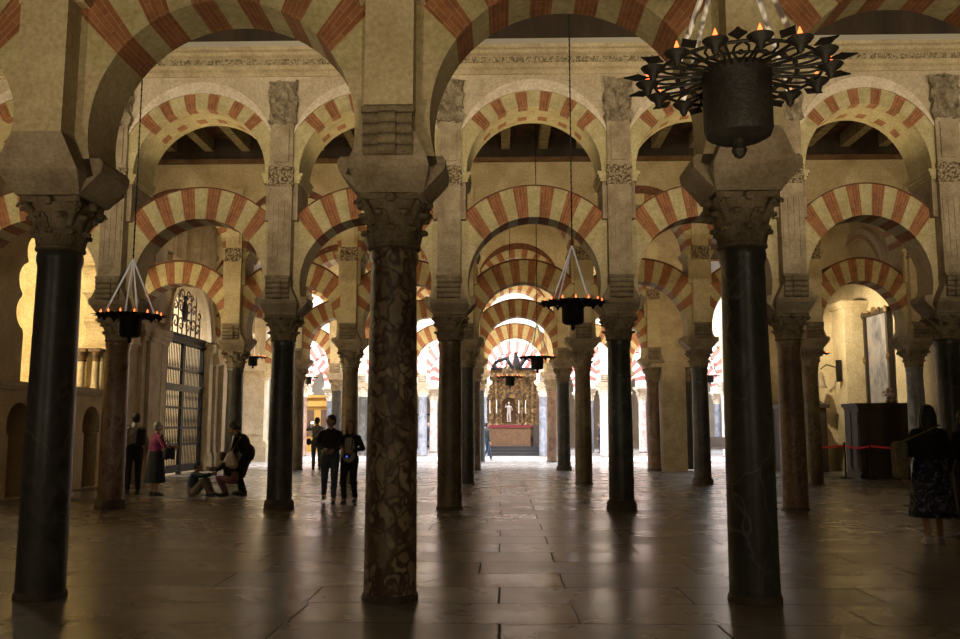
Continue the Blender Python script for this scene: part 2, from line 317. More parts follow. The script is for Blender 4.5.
# ------------------------------------------------------------------ arcade prototypes
def shaft_mesh(mt):
    m = M(); m.lathe([(0.216, 0.05), (0.214, 0.5), (0.209, 1.5), (0.193, 2.75), (0.208, 2.80), (0.211, 2.84), (0.2, 2.88)], 40); return m.mesh('shaft', mt, True)
SHAFT = {k: shaft_mesh(v) for k, v in MB.items()}
BASE = M().lathe([(0.232, 0), (0.232, 0.03), (0.226, 0.05), (0.219, 0.06)], 32).mesh('base', WORN, True)
BASE2 = M().lathe([(0.262, 0), (0.258, 0.06), (0.248, 0.13), (0.236, 0.15), (0.218, 0.165)], 32).mesh('base', WORN, True)
def capital_mesh():
    m = M(); m.lathe([(0.205, 2.88), (0.225, 2.895), (0.225, 2.915), (0.207, 2.93), (0.205, 3.05), (0.225, 3.15), (0.26, 3.24), (0.285, 3.28)], 32)
    def leaf(a, z0, z1, r0, r1, wd):
        P = [(r0, z0), (r0 + .012, z0 + (z1 - z0) * .45), (r0 + (r1 - r0) * .4, z0 + (z1 - z0) * .82), (r1 * .94, z1), (r1, z1 - .012), (r1 - .004, z1 - .04), (r1 - .028, z1 - .03)]
        W = [wd * .8, wd, wd * .95, wd * .7, wd * .55, wd * .4, wd * .3]; ca, sa = cos(a), sin(a); v = []
        for (r, z), ww in zip(P, W):
            for q, dr in ((-1, -.012), (-.5, .006), (0, .014), (.5, .006), (1, -.012)): v.append(((r + dr) * ca - q * ww * sa, (r + dr) * sa + q * ww * ca, z))
        f = [(i * 5 + j, i * 5 + j + 1, i * 5 + j + 6, i * 5 + j + 5) for i in range(6) for j in range(4)]; n = len(v)
        v += [((x * .9), (y * .9), z - .006) for x, y, z in v]
        f += [tuple(n + q for q in reversed(t)) for t in f[:24]]
        rim = [i for i in range(5)] + [i * 5 + 4 for i in range(1, 7)] + [30 + j for j in (3, 2, 1, 0)] + [i * 5 for i in range(5, 0, -1)]
        for i in range(len(rim)): a_, b_ = rim[i], rim[(i + 1) % len(rim)]; f.append((a_, b_, b_ + n, a_ + n))
        m.add(v, f)
    for i in range(8): leaf(i * pi / 4, 2.925, 3.06, .21, .278, .072)
    for i in range(8): leaf(i * pi / 4 + pi / 8, 2.98, 3.19, .212, .305, .07)
    for i in range(4):
        a = pi / 4 + i * pi / 2; ca, sa = cos(a), sin(a)
        m.tube([(ca * .22, sa * .22, 3.10), (ca * .28, sa * .28, 3.2), (ca * .35, sa * .35, 3.265)], [.03, .035, .045], 8)
        for q in (-1, 1):
            pts = []
            for t in range(11): th = t * .62; rr = .045 * (1 - t / 14); pts.append((ca * (.36 + rr * cos(th)) - q * sa * .018, sa * (.36 + rr * cos(th)) + q * ca * .018, 3.235 + rr * sin(th)))
            m.tube(pts, .014, 6)
        b = i * pi / 2; m.ball((cos(b) * .29, sin(b) * .29, 3.285), (.045, .045, .04), 8)
    ab = []
    for i in range(4):
        a0 = pi / 4 + i * pi / 2; a1 = a0 + pi / 2; p0 = Vector((cos(a0), sin(a0))) * .415; p1 = Vector((cos(a1), sin(a1))) * .415; md = Vector((cos(a0 + pi / 4), sin(a0 + pi / 4)))
        for t in (0.06, .25, .5, .75, .94): ab.append(p0.lerp(p1, t) - md * .05 * (1 - (2 * t - 1) ** 2))
    n = len(ab); m.add([(p.x, p.y, z) for z in (3.28, 3.30, 3.33) for p in ab], [tuple(range(n - 1, -1, -1)), tuple(2 * n + i for i in range(n))] + [(j * n + i, j * n + (i + 1) % n, (j + 1) * n + (i + 1) % n, (j + 1) * n + i) for j in (0, 1) for i in range(n)])
    return m.mesh('capital', CAPST, True)
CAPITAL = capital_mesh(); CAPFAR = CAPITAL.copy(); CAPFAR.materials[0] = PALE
def impost_mesh():
    m = M()
    for a, b in zip([(.26, 3.33), (.29, 3.36), (.445, 3.53), (.455, 3.60)], [(.29, 3.36), (.445, 3.53), (.455, 3.60), (.43, 3.64)]): m.frustum((a[0], .27), (b[0], .27), a[1], b[1])
    for a, b in zip([(.27, .28, 3.33), (.285, .31, 3.37), (.33, .46, 3.50), (.315, .50, 3.56)], [(.285, .31, 3.37), (.33, .46, 3.50), (.315, .50, 3.56), (.205, .505, 3.80)]): m.frustum((a[0], a[1]), (b[0], b[1]), a[2], b[2])
    return m.mesh('impost_block', STONE)
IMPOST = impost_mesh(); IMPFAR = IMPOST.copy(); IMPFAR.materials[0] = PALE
def pier_mesh(front):
    """pilaster front and back with the core between the arches"""
    m = M(); flutes = (-.14, -.05, .05, .14) if front is STONE else ()
    for sg in (-1, 1):
        y0, y1 = sorted((sg * .275, sg * .50)); m.box(-.2, .2, y0, y1, 3.62, 4.97)
        y0, y1 = sorted((sg * .435, sg * .50)); m.box(-.2, .2, y0, y1, 5.83, 7.45)
        for q in flutes: m.box(q - .03, q + .03, sg * .50 - .012, sg * .50 + .012, 4.25, 5.30)
    m.box(-.2, .2, -.50, .50, 4.97, 5.83); m.box(-.28, .28, -.40, .40, 4.97, 5.81)
    m.box(-.13, .13, -.525, -.5, 5.98, 6.62)
    return m.mesh('pilaster', front)
PIERS = [pier_mesh(PLASTER), pier_mesh(STONE)]
def rough_mesh(seed, z0, z1, hw, d, amp, mt, name):
    rnd = random.Random(seed); bm = bmesh.new(); bmesh.ops.create_cube(bm, size=1)
    bmesh.ops.subdivide_edges(bm, edges=bm.edges[:], cuts=7, use_grid_fill=True)
    for v in bm.verts:
        v.co = Vector((v.co.x * 2 * hw, v.co.y * 2 * d, (v.co.z + .5) * (z1 - z0) + z0)); v.co += Vector([rnd.uniform(-amp, amp) for _ in range(3)])
    me = bpy.data.meshes.new(name); bm.to_mesh(me); bm.free(); me.materials.append(mt); return me
TOPBLK = [rough_mesh(i, 6.68, 7.44, .235, .535, .036, ROUGH, 'eroded_block') for i in range(3)]
BAND = rough_mesh(9, 5.55, 5.90, .215, .515, .004, RELIEF, 'carved_band')
def modillion_mesh():
    m = M()
    for i in range(4):
        z = 3.62 + i * .085; y = -.50 - .012 * i
        m.tube([(-.2, y, z), (.2, y, z)], .046, 10)
        m.tube([(-.07, y - .03, z), (.07, y - .03, z)], .046, 10)
    m.box(-.215, .215, -.56, -.45, 3.92, 3.97)
    return m.mesh('modillion', CAPST, True)
MODIL = modillion_mesh()

RI, ZC, RE, TH = 1.15, 3.885, 1.705, 0.27
def low_arch(reds, n=72, fan=.4, mats=None, ri=RI, re=RE, border=False, half=S / 2):
    m = M(); a0 = R(-20); a1 = pi - a0; rows = []
    edges = sorted(set([a0, a1] + [R(x) for rr in reds for x in rr] + [a0 + (a1 - a0) * i / n for i in range(n + 1)]))
    def outp(a):
        """outer end of a joint: joints fan out from a point below the centre"""
        px, pz = ri * cos(a), ri * sin(a); d = fan * max(0, sin(a)) ** .5; dx, dz = px, pz + d; L = sqrt(dx * dx + dz * dz); dx /= L; dz /= L
        bq = px * dx + pz * dz; t = -bq + sqrt(bq * bq - ri * ri + re * re)
        if abs(dx) > 1e-6: t = min(t, (half - abs(px)) / abs(dx))
        return (px + t * dx, pz + t * dz)
    for a, b in zip(edges, edges[1:]):
        if b - a < 1e-6: continue
        mid = math.degrees((a + b) / 2); red = any(l < mid < h for l, h in reds)
        zone = reds[0][0] - 9 < mid < reds[-1][1] + 9; mi = 1 if red else (2 if zone else 0)
        P = lambda t, r, y: (r * cos(t), y, ZC + r * sin(t)); Q = lambda o, y: (o[0], y, ZC + o[1])
        ra, rb = outp(a), outp(b); ua, ub = a * 1.4, b * 1.4; la, lb = ri + .5, ri + .5
        m.add([P(a, ri, -TH), P(b, ri, -TH), Q(rb, -TH), Q(ra, -TH)], [(0, 1, 2, 3)], mi, [[(ri, ua), (ri, ub), (lb, ub), (la, ua)]])
        m.add([P(a, ri, TH), P(b, ri, TH), Q(rb, TH), Q(ra, TH)], [(3, 2, 1, 0)], mi, [[(la, ua), (lb, ub), (ri, ub), (ri, ua)]])
        m.add([P(a, ri, -TH), P(a, ri, TH), P(b, ri, TH), P(b, ri, -TH)], [(0, 1, 2, 3)], mi, [[(0, ua), (.54, ua), (.54, ub), (0, ub)]])
        m.add([Q(ra, -TH), Q(rb, -TH), Q(rb, TH), Q(ra, TH)], [(0, 1, 2, 3)], 3 if zone else 0, [[(0, 0)] * 4])
    for a in (a0, a1):                                   # springing faces that rest on the impost blocks
        m.add([P(a, ri, -TH), Q(outp(a), -TH), Q(outp(a), TH), P(a, ri, TH)], [(0, 1, 2, 3)], 0, [[(0, 0)] * 4])
    if border:
        for i in range(36):
            a, b = R(22 + i * 136 / 36), R(22 + (i + 1) * 136 / 36)
            if re * abs(cos(a)) > half or re * abs(cos(b)) > half: continue
            P = lambda t, r, y: (r * cos(t), y, ZC + r * sin(t))
            v = [P(t, r, y) for t in (a, b) for r in (re, re + (.045 if border == 2 else .02)) for y in (-TH - .02, TH + .02)]
            m.add(v, [(0, 2, 6, 4), (1, 5, 7, 3), (2, 3, 7, 6), (0, 4, 5, 1)], 3, [[(0, 0)] * 4] * 4)
    return m.mesh('horseshoe_arch', mats or [PLASTER, BRICK, VCREAM, DKBRICK])
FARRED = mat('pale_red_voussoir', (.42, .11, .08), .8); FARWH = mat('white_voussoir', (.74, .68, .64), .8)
REDA = [(c - 4.6, c + 4.6) for c in (45, 63, 81, 99, 117, 135)]
REDB = [(c - 4.6, c + 4.6) for c in (27, 45, 63, 81, 99, 117, 135, 153)]
REDC = [(c - 4.6, c + 4.6) for c in (9, 27, 45, 63, 81, 99, 117, 135, 153, 171)]
REDR1 = [(c - 5, c + 5) for c in (41, 60, 80, 100, 120, 139)]
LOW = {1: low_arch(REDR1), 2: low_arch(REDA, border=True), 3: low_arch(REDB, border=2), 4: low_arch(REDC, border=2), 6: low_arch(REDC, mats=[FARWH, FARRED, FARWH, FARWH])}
RU, ZU, TU = 1.17, 5.81, 0.43
def up_arch(border):
    m = M(); reds = [(c - 4.1, c + 4.1) for c in ((45, 62, 81, 99, 118, 135) if not border else (9, 27, 45, 63, 81, 99, 117, 135, 153, 171))]
    edges = sorted(set([0.0, pi] + [R(x) for rr in reds for x in rr] + [pi * i / 60 for i in range(61)]))
    P = lambda t, r, y: (r * cos(t), y, ZU + r * sin(t)); ro = 1.45
    for a, b in zip(edges, edges[1:]):
        if b - a < 1e-6: continue
        mid = math.degrees((a + b) / 2); red = any(l < mid < h for l, h in reds); mi = 1 if red else 2
        ua, ub = a * 1.3, b * 1.3
        m.add([P(a, RU, -TU), P(b, RU, -TU), P(b, ro, -TU), P(a, ro, -TU)], [(0, 1, 2, 3)], mi, [[(RU, ua), (RU, ub), (ro, ub), (ro, ua)]])
        m.add([P(a, RU, TU), P(b, RU, TU), P(b, ro, TU), P(a, ro, TU)], [(3, 2, 1, 0)], mi, [[(ro, ua), (ro, ub), (RU, ub), (RU, ua)]])
        m.add([P(a, ro, -TU), P(b, ro, -TU), P(b, ro, TU), P(a, ro, TU)], [(0, 1, 2, 3)], 2, [[(0, 0)] * 4])
        ys = [-TU, -TU + .2, -TU + .5, -TU + .7, TU]
        for i in range(4):
            y0, y1 = ys[i], ys[i + 1]; mm = 1 if red and (i in (0, 2) or border) else 2
            m.add([P(a, RU, y0), P(a, RU, y1), P(b, RU, y1), P(b, RU, y0)], [(0, 1, 2, 3)], mm, [[(y0, ua), (y1, ua), (y1, ub), (y0, ub)]])
    for a in (0, pi): m.add([P(a, RU, -TU), P(a, ro, -TU), P(a, ro, TU), P(a, RU, TU)], [(0, 1, 2, 3)], 2, [[(0, 0)] * 4])
    # projecting hood band over the bricks
    for i in range(48):
        a, b = R(18 + 144 * i / 48), R(18 + 144 * (i + 1) / 48)
        def rr(t): # outer circle centred higher than the bricks
            d = .31; rad = 1.345; s_ = sin(t); return max(ro + .02, d * s_ + sqrt(max(0, rad * rad - (d * cos(t)) ** 2)))
        v = [P(t, r, y) for t in (a, b) for r in (ro, rr(t)) for y in (-TU - .03, -TU)]
        m.add(v, [(0, 2, 6, 4), (2, 3, 7, 6), (0, 4, 5, 1)], 3, [[(0, 0)] * 4] * 3)
    for s in (-1, 1):                                    # moulded imposts at the springing
        for z, p in ((5.62, .02), (5.68, .045), (5.74, .07)): m.box(s * (RU - p) if s > 0 else -1.40, 1.40 if s > 0 else s * (RU - p), -TU - p * .3, TU + p * .3, z, z + .06, 2)
    return m.mesh('round_arch', [PLASTER, BRICK, VCREAM, DKBRICK if border else HOOD])
UP = [up_arch(False), up_arch(True)]

# ------------------------------------------------------------------ columns, piers, arches
MC = {(1, -2): 0, (1, -1): 1, (1, 0): 0, (2, -3): 3, (2, -2): 0, (2, -1): 2, (2, 0): 0, (2, 1): 3, (2, 2): 0, (3, -3): 0, (3, -2): 2, (3, -1): 0, (3, 0): 2, (3, 1): 0, (3, 2): 2, (3, 3): 4,
      (4, -3): 2, (4, -1): 2, (4, 0): 0, (4, 1): 3, (5, -1): 0, (5, 0): 3, (5, -2): 2, (6, -1): 4, (6, 0): 4, (6, -2): 4, (6, 1): 5, (6, 3): 5}
KEYS = list(MB)
def cols_of(r):
    return {1: range(-3, 2), 2: range(-3, 4), 3: range(-3, 4), 4: range(-3, 2), 5: range(-3, 3), 6: range(-5, 5), 7: range(-5, 5), 8: range(-5, 5)}[r]
for r in range(1, 9):
    for k in cols_of(r):
        key = KEYS[MC.get((r, k), [4, 5, 0, 5, 3][(k * 3 + r) % 5] if r > 5 else [0, 2][(k + r) % 2])]
        x = COLX[r, k]; y = rowY(r)
        c = thing('marble_column', key.capitalize() + ' column, ' + rowname(r) + ', ' + colpos(k), 'column', (x, y, 0), 0, 'columns of the ' + rowname(r))
        rz = random.uniform(0, 6); b = link('base', BASE if (r, k) not in ((2, -3), (2, -2), (2, 0), (3, 1), (4, 0)) else BASE2, c)
        q = {(1, -2): .90, (1, 0): .93}.get((r, k), 1); b.scale = (q, q, 1)
        link('shaft', SHAFT[key], c, rz=rz, sc=(q, q, 1))
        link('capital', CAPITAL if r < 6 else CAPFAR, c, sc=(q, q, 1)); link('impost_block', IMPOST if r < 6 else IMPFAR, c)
        if r > 6: continue
        p = thing('arcade_pier', ('Cream plastered' if r != 2 else 'Grey weathered') + ' pilaster above the capital, ' + rowname(r) + ', ' + colpos(k), 'pier', (x, y, 0), 0, 'piers of the ' + rowname(r))
        link('pilaster', PIERS[1 if r == 2 else 0], p)
        if r > 1 and r < 5: link('carved_band', BAND, p)
        if r == 2: link('eroded_block', TOPBLK[(k + 3) % 3], p)
        if r > 1 or k == -1: link('modillion', MODIL, p)
def bays_of(r):
    return {1: range(-3, 1), 2: range(-4, 3), 3: range(-4, 3), 4: range(-4, 1), 5: range(-4, 2), 6: range(-5, 4), 7: range(-5, 4), 8: range(-5, 4)}[r]
for r in range(1, 9):
    for k in bays_of(r):
        x0, x1 = COLX[r, k], COLX[r, k + 1]; xc = (x0 + x1) / 2; sx = (x1 - x0) / S
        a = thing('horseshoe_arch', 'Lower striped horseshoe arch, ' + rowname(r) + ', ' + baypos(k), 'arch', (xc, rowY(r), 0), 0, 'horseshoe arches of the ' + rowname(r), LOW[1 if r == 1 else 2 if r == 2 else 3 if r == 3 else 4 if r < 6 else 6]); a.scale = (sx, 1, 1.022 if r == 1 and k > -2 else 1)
        if r <= 5:
            a = thing('round_arch', 'Upper striped round arch, ' + rowname(r) + ', ' + baypos(k), 'arch', (xc, rowY(r), 0), 0, 'upper arches of the ' + rowname(r), UP[0 if r < 3 else 1]); a.scale = (sx, 1, 1)
# wall above the upper arches of each row
def spandrel_wall(r):
    m = M(); ks = list(bays_of(r)); half = S / 2; top = 8.4
    for k in ks:
        x0, x1 = COLX[r, k], COLX[r, k + 1]; xc = (x0 + x1) / 2; sx = (x1 - x0) / S; n = 40; pts = []
        for i in range(n + 1):
            a = pi * i / n; c_, s_ = cos(a), sin(a)
            q = min(half / abs(c_) if abs(c_) > 1e-6 else 99, (top - ZU) / s_ if s_ > 1e-6 else 99)
            pts.append(((xc + 1.45 * c_ * sx, ZU + 1.45 * s_), (xc + q * c_ * sx, ZU + q * s_)))
        for (i0, o0), (i1, o1) in zip(pts, pts[1:]):
            for yy, fl in ((-TU, 0), (TU, 1)):
                y = rowY(r) + yy; v = [(i0[0], y, i0[1]), (i1[0], y, i1[1]), (o1[0], y, o1[1]), (o0[0], y, o0[1])]; m.add(v, [(3, 2, 1, 0) if fl else (0, 1, 2, 3)])
            if o0[0] != o1[0]: pass
        m.box(xc - half * sx, xc + half * sx, rowY(r) - TU + .005, rowY(r) + TU - .005, 7.45, top)
    return m.mesh('wall', PALE if r == 2 else PLASTER)
for r in range(1, 6): struct('wall_arcade_' + ORD[r], spandrel_wall(r), 'Plain plaster wall above the upper arches, ' + rowname(r))
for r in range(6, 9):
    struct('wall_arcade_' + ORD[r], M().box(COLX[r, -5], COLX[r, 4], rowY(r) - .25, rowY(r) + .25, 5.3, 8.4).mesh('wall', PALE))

# ------------------------------------------------------------------ floor, ceilings, cornices, walls
struct('floor', M().box(-32, 28, -6, 72, -.2, 0).mesh('floor', FLOOR))
def prof(pts): return pts
cy = Y2 - TU
Zc = lambda z: 7.56 + (z - 7.62) * .72
corn = [(cy + .02, 7.62), (cy - .03, 7.62), (cy - .05, 7.68), (cy - .05, 7.72), (cy - .10, 7.76), (cy - .12, 7.82), (cy - .12, 8.02), (cy - .2, 8.06), (cy - .24, 8.12), (cy - .30, 8.14), (cy - .34, 8.2), (cy + .02, 8.36)]
xl, xr = COLX[2, -4] - 1, COLX[2, 2] + 3
struct('trim_cornice', M().extr([(y, Zc(z)) for y, z in corn], xl, xr).mesh('cornice', LIME), 'Moulded stone cornice with carved frieze above the second row of arches')
struct('trim_frieze', M().box(xl, xr, cy - .135, cy - .11, Zc(7.86), Zc(8.0)).mesh('frieze', LETTERS), 'Carved inscription frieze in the cornice')
struct('trim_cove', M().add([(xl, cy - .34, 7.98), (xr, cy - .34, 7.98), (xr, cy - .28, 8.10), (xl, cy - .28, 8.10), (xl, cy, 7.98), (xr, cy, 7.98), (xr, cy, 8.10), (xl, cy, 8.10)], [(0, 1, 2, 3), (4, 7, 6, 5), (0, 4, 5, 1), (3, 2, 6, 7), (0, 3, 7, 4), (1, 5, 6, 2)]).mesh('cove', WAX))
struct('ceiling_first', M().box(-14, 12, -2, Y2 - TU, 8.6, 8.8).box(-14, 12, cy - .26, cy, 8.10, 8.6).mesh('ceiling', WOOD))
struct('ceiling_second', M().box(-14, 12, Y2, rowY(3), 8.75, 8.9).mesh('ceiling', PANEL))
struct('ceiling_third', M().box(-14, 12, rowY(3), rowY(4), 8.75, 8.9).mesh('ceiling', WOOD))
struct('ceiling_fourth', M().box(-20, 16, rowY(4), rowY(5), 8.75, 8.9).mesh('ceiling', WOOD))
struct('ceiling_far', M().box(-32, 28, rowY(5), 72, 8.75, 8.9).mesh('ceiling', WOOD))
for r in (3, 4, 5):
    yy = rowY(r) - TU
    struct('trim_' + ORD[r], M().box(-11, 11, yy - .14, yy, 8.1, 8.2).box(-11, 11, yy - .08, yy, 8.2, 8.75, 1).mesh('trim', [BROWNW, WOOD]))
i = 0
for j in range(20):
    x = -9.0 + j * .95
    b = thing('ceiling_beam', 'Painted timber beam under the dark ceiling behind the second row, ' + ('number ' + str(j + 1) + ' from the left'), 'beam', (x, 0, 0), 0, 'ceiling beams behind the second row', M().box(-.11, .11, Y2 + TU, rowY(3) - TU - .08, 8.42, 8.75).mesh('ceiling_beam', BEAM))

def arc(cx, cz, r, a0, a1, n): return [(cx + r * cos(R(a0 + (a1 - a0) * i / n)), cz + r * sin(R(a0 + (a1 - a0) * i / n))) for i in range(n + 1)]
# left wall between the second and third row: lobed opening above, blind horseshoe niches below
def lobed(cx, cz, rad, nl, sill, half):
    pts = [(cx + half, sill), (cx + half, 3.25)]; st = 214 / nl; lr = rad * sin(R(st / 2)) / sin(R(66))
    for i in range(nl):
        a = R(-17 + st * (i + .5)); px, pz = cx + (rad - .05) * cos(a), cz + rad * sin(a)
        for t in range(9):
            b = a - R(66) + R(132) * t / 8; pts.append((px + lr * cos(b), pz + lr * sin(b)))
    pts += [(cx - half, 3.25), (cx - half, sill)]; return pts
hole = lobed(19.2, 3.95, 1.95, 11, 2.3, 1.95)
def niche(c): return [(c - .34, .02), (c + .34, .02), (c + .34, 1.25), (c + .42, 1.28)] + arc(c, 1.45, .44, -10, 190, 16) + [(c - .42, 1.28), (c - .34, 1.25)]
niches = [niche(17.3), niche(18.85), niche(20.4)]
fn = lambda a, z, t: (XL + .06 - t, a, z)
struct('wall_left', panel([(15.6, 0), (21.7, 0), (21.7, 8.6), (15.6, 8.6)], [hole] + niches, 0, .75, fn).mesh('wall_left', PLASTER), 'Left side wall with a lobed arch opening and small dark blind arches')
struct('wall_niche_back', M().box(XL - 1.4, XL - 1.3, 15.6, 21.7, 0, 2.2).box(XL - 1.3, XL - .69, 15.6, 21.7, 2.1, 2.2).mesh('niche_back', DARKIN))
struct('trim_sill', M().box(XL - .85, XL + .16, 15.7, 21.7, 2.2, 2.3).box(XL + .0, XL + .12, 15.7, 21.7, 2.14, 2.2).mesh('sill', LIME))
# chapel behind
struct('wall_chapel', M().box(-15.2, -15.0, 14, 23.5, 0, 8).box(-15.2, XL - .7, 13.8, 14, 0, 8).box(-15.2, XL - .7, 23.2, 23.4, 0, 8).box(-15.2, XL - .7, 14, 23.4, 7.6, 7.8).box(-15.2, XL - .69, 14, 23.4, 1.9, 2.05).mesh('wall_chapel', YPLAST))
def small_col(x, y, z0, h, rad, lab):
    c = thing('chapel_column', lab, 'column', (x, y, z0))
    link('shaft', M().lathe([(rad * 1.25, 0), (rad * 1.25, .06), (rad, .12), (rad * .93, h - .32)], 20).mesh('shaft', LIME, True), c)
    link('capital', M().lathe([(rad, h - .32), (rad * 1.15, h - .30), (rad * 1.0, h - .27), (rad * 1.3, h - .15), (rad * 1.5, h - .08)], 16).box(-rad * 1.6, rad * 1.6, -rad * 1.6, rad * 1.6, h - .08, h).mesh('capital', GOLD, True), c)
small_col(-10.42, 20.95, 2.3, 1.0, .09, 'Slim pale column just inside the lobed opening, left one of the pair')
small_col(-10.78, 20.97, 2.3, 1.0, .09, 'Slim pale column just inside the lobed opening, right one of the pair')
t = thing('chapel_pilaster', 'Tall gilded pilaster strip on the bright chapel wall', 'pilaster', (-14.9, 21.2, 2.05))
link('shaft', M().box(-.08, .1, -.3, .3, 0, 3.6).box(-.05, .14, -.2, -.1, 0, 3.6).box(-.05, .14, .1, .2, 0, 3.6).mesh('shaft', YPLAST), t)
link('capital', M().box(-.1, .2, -.36, .36, 3.6, 4.0).mesh('capital', GOLD), t)

# portal of the chapel with its gate
def portal():
    X = XL + .06
    gh = [(24.75, 0), (28.25, 0), (28.25, 4.15)] + arc(26.5, 4.15, 1.75, 0, 180, 24)[1:-1] + [(24.75, 4.15)]
    struct('wall_portal', panel([(22.2, 0), (31.0, 0), (31.0, 8.6), (22.2, 8.6)], [], 0, .0, fn).mesh('x', LIME)) if False else None
    outer = [(22.3, 0)] + gh[:1] + [(24.75, 4.15)] + arc(26.5, 4.15, 1.75, 180, 0, 24)[1:] + [(28.25, 0), (31.2, 0), (31.2, 8.6), (22.3, 8.6)]
    struct('wall_portal', panel(outer, [], 0, .8, fn).mesh('wall_portal', LIME), 'Carved limestone portal wall around the iron gate')
    m = M()
    for y0, y1, p in ((22.9, 23.15, .10), (23.25, 23.85, .17), (23.95, 24.2, .10), (24.35, 24.72, .06), (28.28, 28.6, .10), (28.75, 29.0, .16), (29.1, 29.7, .30), (29.8, 30.05, .18)):
        m.box(X, X + p, y0, y1, .5, 3.7); m.box(X, X + p + .06, y0 - .04, y1 + .04, 0, .5); m.box(X, X + p + .04, y0 - .03, y1 + .03, .5, .58)
        m.box(X, X + p + .05, y0 - .04, y1 + .04, 3.7, 3.82); m.box(X, X + p + .10, y0 - .07, y1 + .07, 3.82, 3.95); m.box(X, X + p + .03, y0 - .02, y1 + .02, 4.3, 7.8)
        m.box(X, X + p + .12, y0 - .08, y1 + .08, 6.9, 7.05)
    m.box(X, X + .22, 22.7, 24.7, 3.95, 4.1); m.box(X, X + .22, 28.3, 30.2, 3.95, 4.1)
    for y0, y1, p in ((24.75, 25.0, .10), (25.15, 25.5, .2), (25.65, 25.75, .08), (26.0, 26.9, .14), (27.15, 27.5, .22), (27.65, 27.8, .1), (27.9, 28.2, .2)): m.box(X, X + p, y0, y1, 6.3, 8.3); m.box(X, X + p + .05, y0 - .04, y1 + .04, 7.7, 7.85)
    m.box(X, X + .26, 24.3, 28.8, 6.12, 6.3)
    m.ball((X + .1, 26.45, 7.1), (.16, .22, .4), 12)
    struct('trim_portal', m.mesh('trim_portal', LIME), 'Limestone pilasters and mouldings of the portal')
    m = M()
    n = 30
    for rr, w_, p in ((1.75, .14, .12), (1.93, .10, .18)):
        for i in range(n):
            a, b = pi * i / n, pi * (i + 1) / n; v = [(xx, 26.5 + q * cos(t_), 4.15 + q * sin(t_)) for t_ in (a, b) for q in (rr, rr + w_) for xx in (X, X + p)]
            m.add(v, [(1, 3, 7, 5), (0, 1, 5, 4), (2, 6, 7, 3)])
    struct('trim_archivolt', m.mesh('archivolt', PALE), 'Pale archivolt moulding over the gate')
    g = thing('iron_gate', 'Tall dark iron gate with spindle bars closing the stone portal on the left', 'gate', (X - .14, 26.5, 0))
    m = M(); m.box(-.07, .07, -1.75, 1.75, 3.95, 4.2); m.box(-.11, .11, -1.78, 1.78, 4.12, 4.2); m.box(-.12, .12, -1.78, 1.78, 3.92, 3.98)
    link('lintel', m.mesh('lintel', IRON), g)
    link('transom', M().box(-.06, .06, -1.75, 1.75, 2.48, 2.66).box(-.1, .1, -1.75, 1.75, 2.62, 2.68).mesh('transom', IRON), g)
    link('bottom_panel', M().box(-.04, .04, -1.75, 1.75, .06, .28).mesh('bottom_panel', IRON), g)
    for zz in (.85, 1.35, 1.95, 3.1): link('rail', M().box(-.03, .03, -1.75, 1.75, zz, zz + .07).mesh('rail', IRON), g)
    for yy in (-1.72, -.06, .06, 1.72): link('post', M().box(-.05, .05, yy - .045, yy + .045, 0, 4.0).mesh('post', IRON), g)
    bar = M().lathe([(.016, .1), (.016, .8), (.021, 1.0), (.016, 1.2), (.016, 1.4), (.021, 1.6), (.016, 1.8), (.016, 2.2), (.021, 2.3), (.016, 2.4), (.016, 3.0), (.021, 3.25), (.016, 3.4), (.016, 3.95)], 8).mesh('bar', IRON, True)
    for i in range(26):
        yy = -1.62 + i * 3.24 / 25
        link('bar', bar, g, (0, yy, 0)) if abs(yy) > .1 else None
    cr = thing('gate_crest', 'Gilded and black openwork crest filling the arch above the gate', 'crest', (X - .14, 26.5, 4.2)); m = M()
    rnd = random.Random(3)
    def scroll(cy_, cz_, r_, d, tt):
        pts = [(0, cy_ + d * r_ * (1 - q / 16) * cos(q * .55), cz_ + r_ * (1 - q / 16) * sin(q * .55)) for q in range(14)]; m.tube(pts, tt, 6, 0)
    for cy_, cz_, r_ in ((.3, .3, .26), (.75, .35, .25), (1.15, .28, .22), (.35, .85, .24), (.8, .85, .2), (.25, 1.25, .18), (.55, 1.2, .14), (1.25, .7, .16)):
        for d in (-1, 1): scroll(cy_ * d, cz_, r_, d, .028)
    link('scrollwork', m.mesh('scrollwork', GOLD, True), cr)
    link('shield', M().ball((0, 0, .75), (.05, .26, .34), 16).ball((0, 0, 1.15), (.06, .16, .1), 12).mesh('shield', IRON, True), cr)
    m = M()
    for d in (-1, 1):
        for yy, h in ((.2, .5), (.55, 1.1), (.98, 1.2), (1.35, .8)): m.tube([(0, d * yy, 0), (0, d * yy, h), (0, d * (yy - .05), h + .2)], [.025, .02, .004], 6)
    link('stem', m.mesh('stem', IRON), cr)
    struct('wall_gate_chapel', M().box(-16.2, -16, 23.4, 30.5, 0, 8.4).box(-16, XL - .75, 30.3, 30.5, 0, 8.4).box(-16, XL - .75, 23.45, 23.6, 0, 8.4).box(-16, XL - .75, 23.5, 30.5, 8.3, 8.45).mesh('wall_gate_chapel', LIME))
portal()
# carved stone pier beyond the portal
t = thing('carved_stone_pier', 'Warm-lit carved stone pier with moulded base beyond the gate on the left', 'pier', (-10.75, rowY(5) + .1, 0))
link('base', M().box(-.65, .65, -.45, .45, 0, .75).box(-.6, .6, -.42, .42, .75, .85).mesh('base', LIME), t)
link('shaft', M().box(-.5, .5, -.35, .35, .85, 6.2).box(-.3, .3, -.38, -.35, 1.1, 3.6).mesh('shaft', LIME), t)
link('capital', M().box(-.6, .6, -.45, .45, 3.7, 3.85).box(-.55, .55, -.4, .4, 3.85, 4.0).mesh('capital', LIME), t)
struct('wall_left_far', M().box(-12.6, -12.4, 31.2, rowY(6), 0, 8.6).mesh('wall_left_far', LIME))
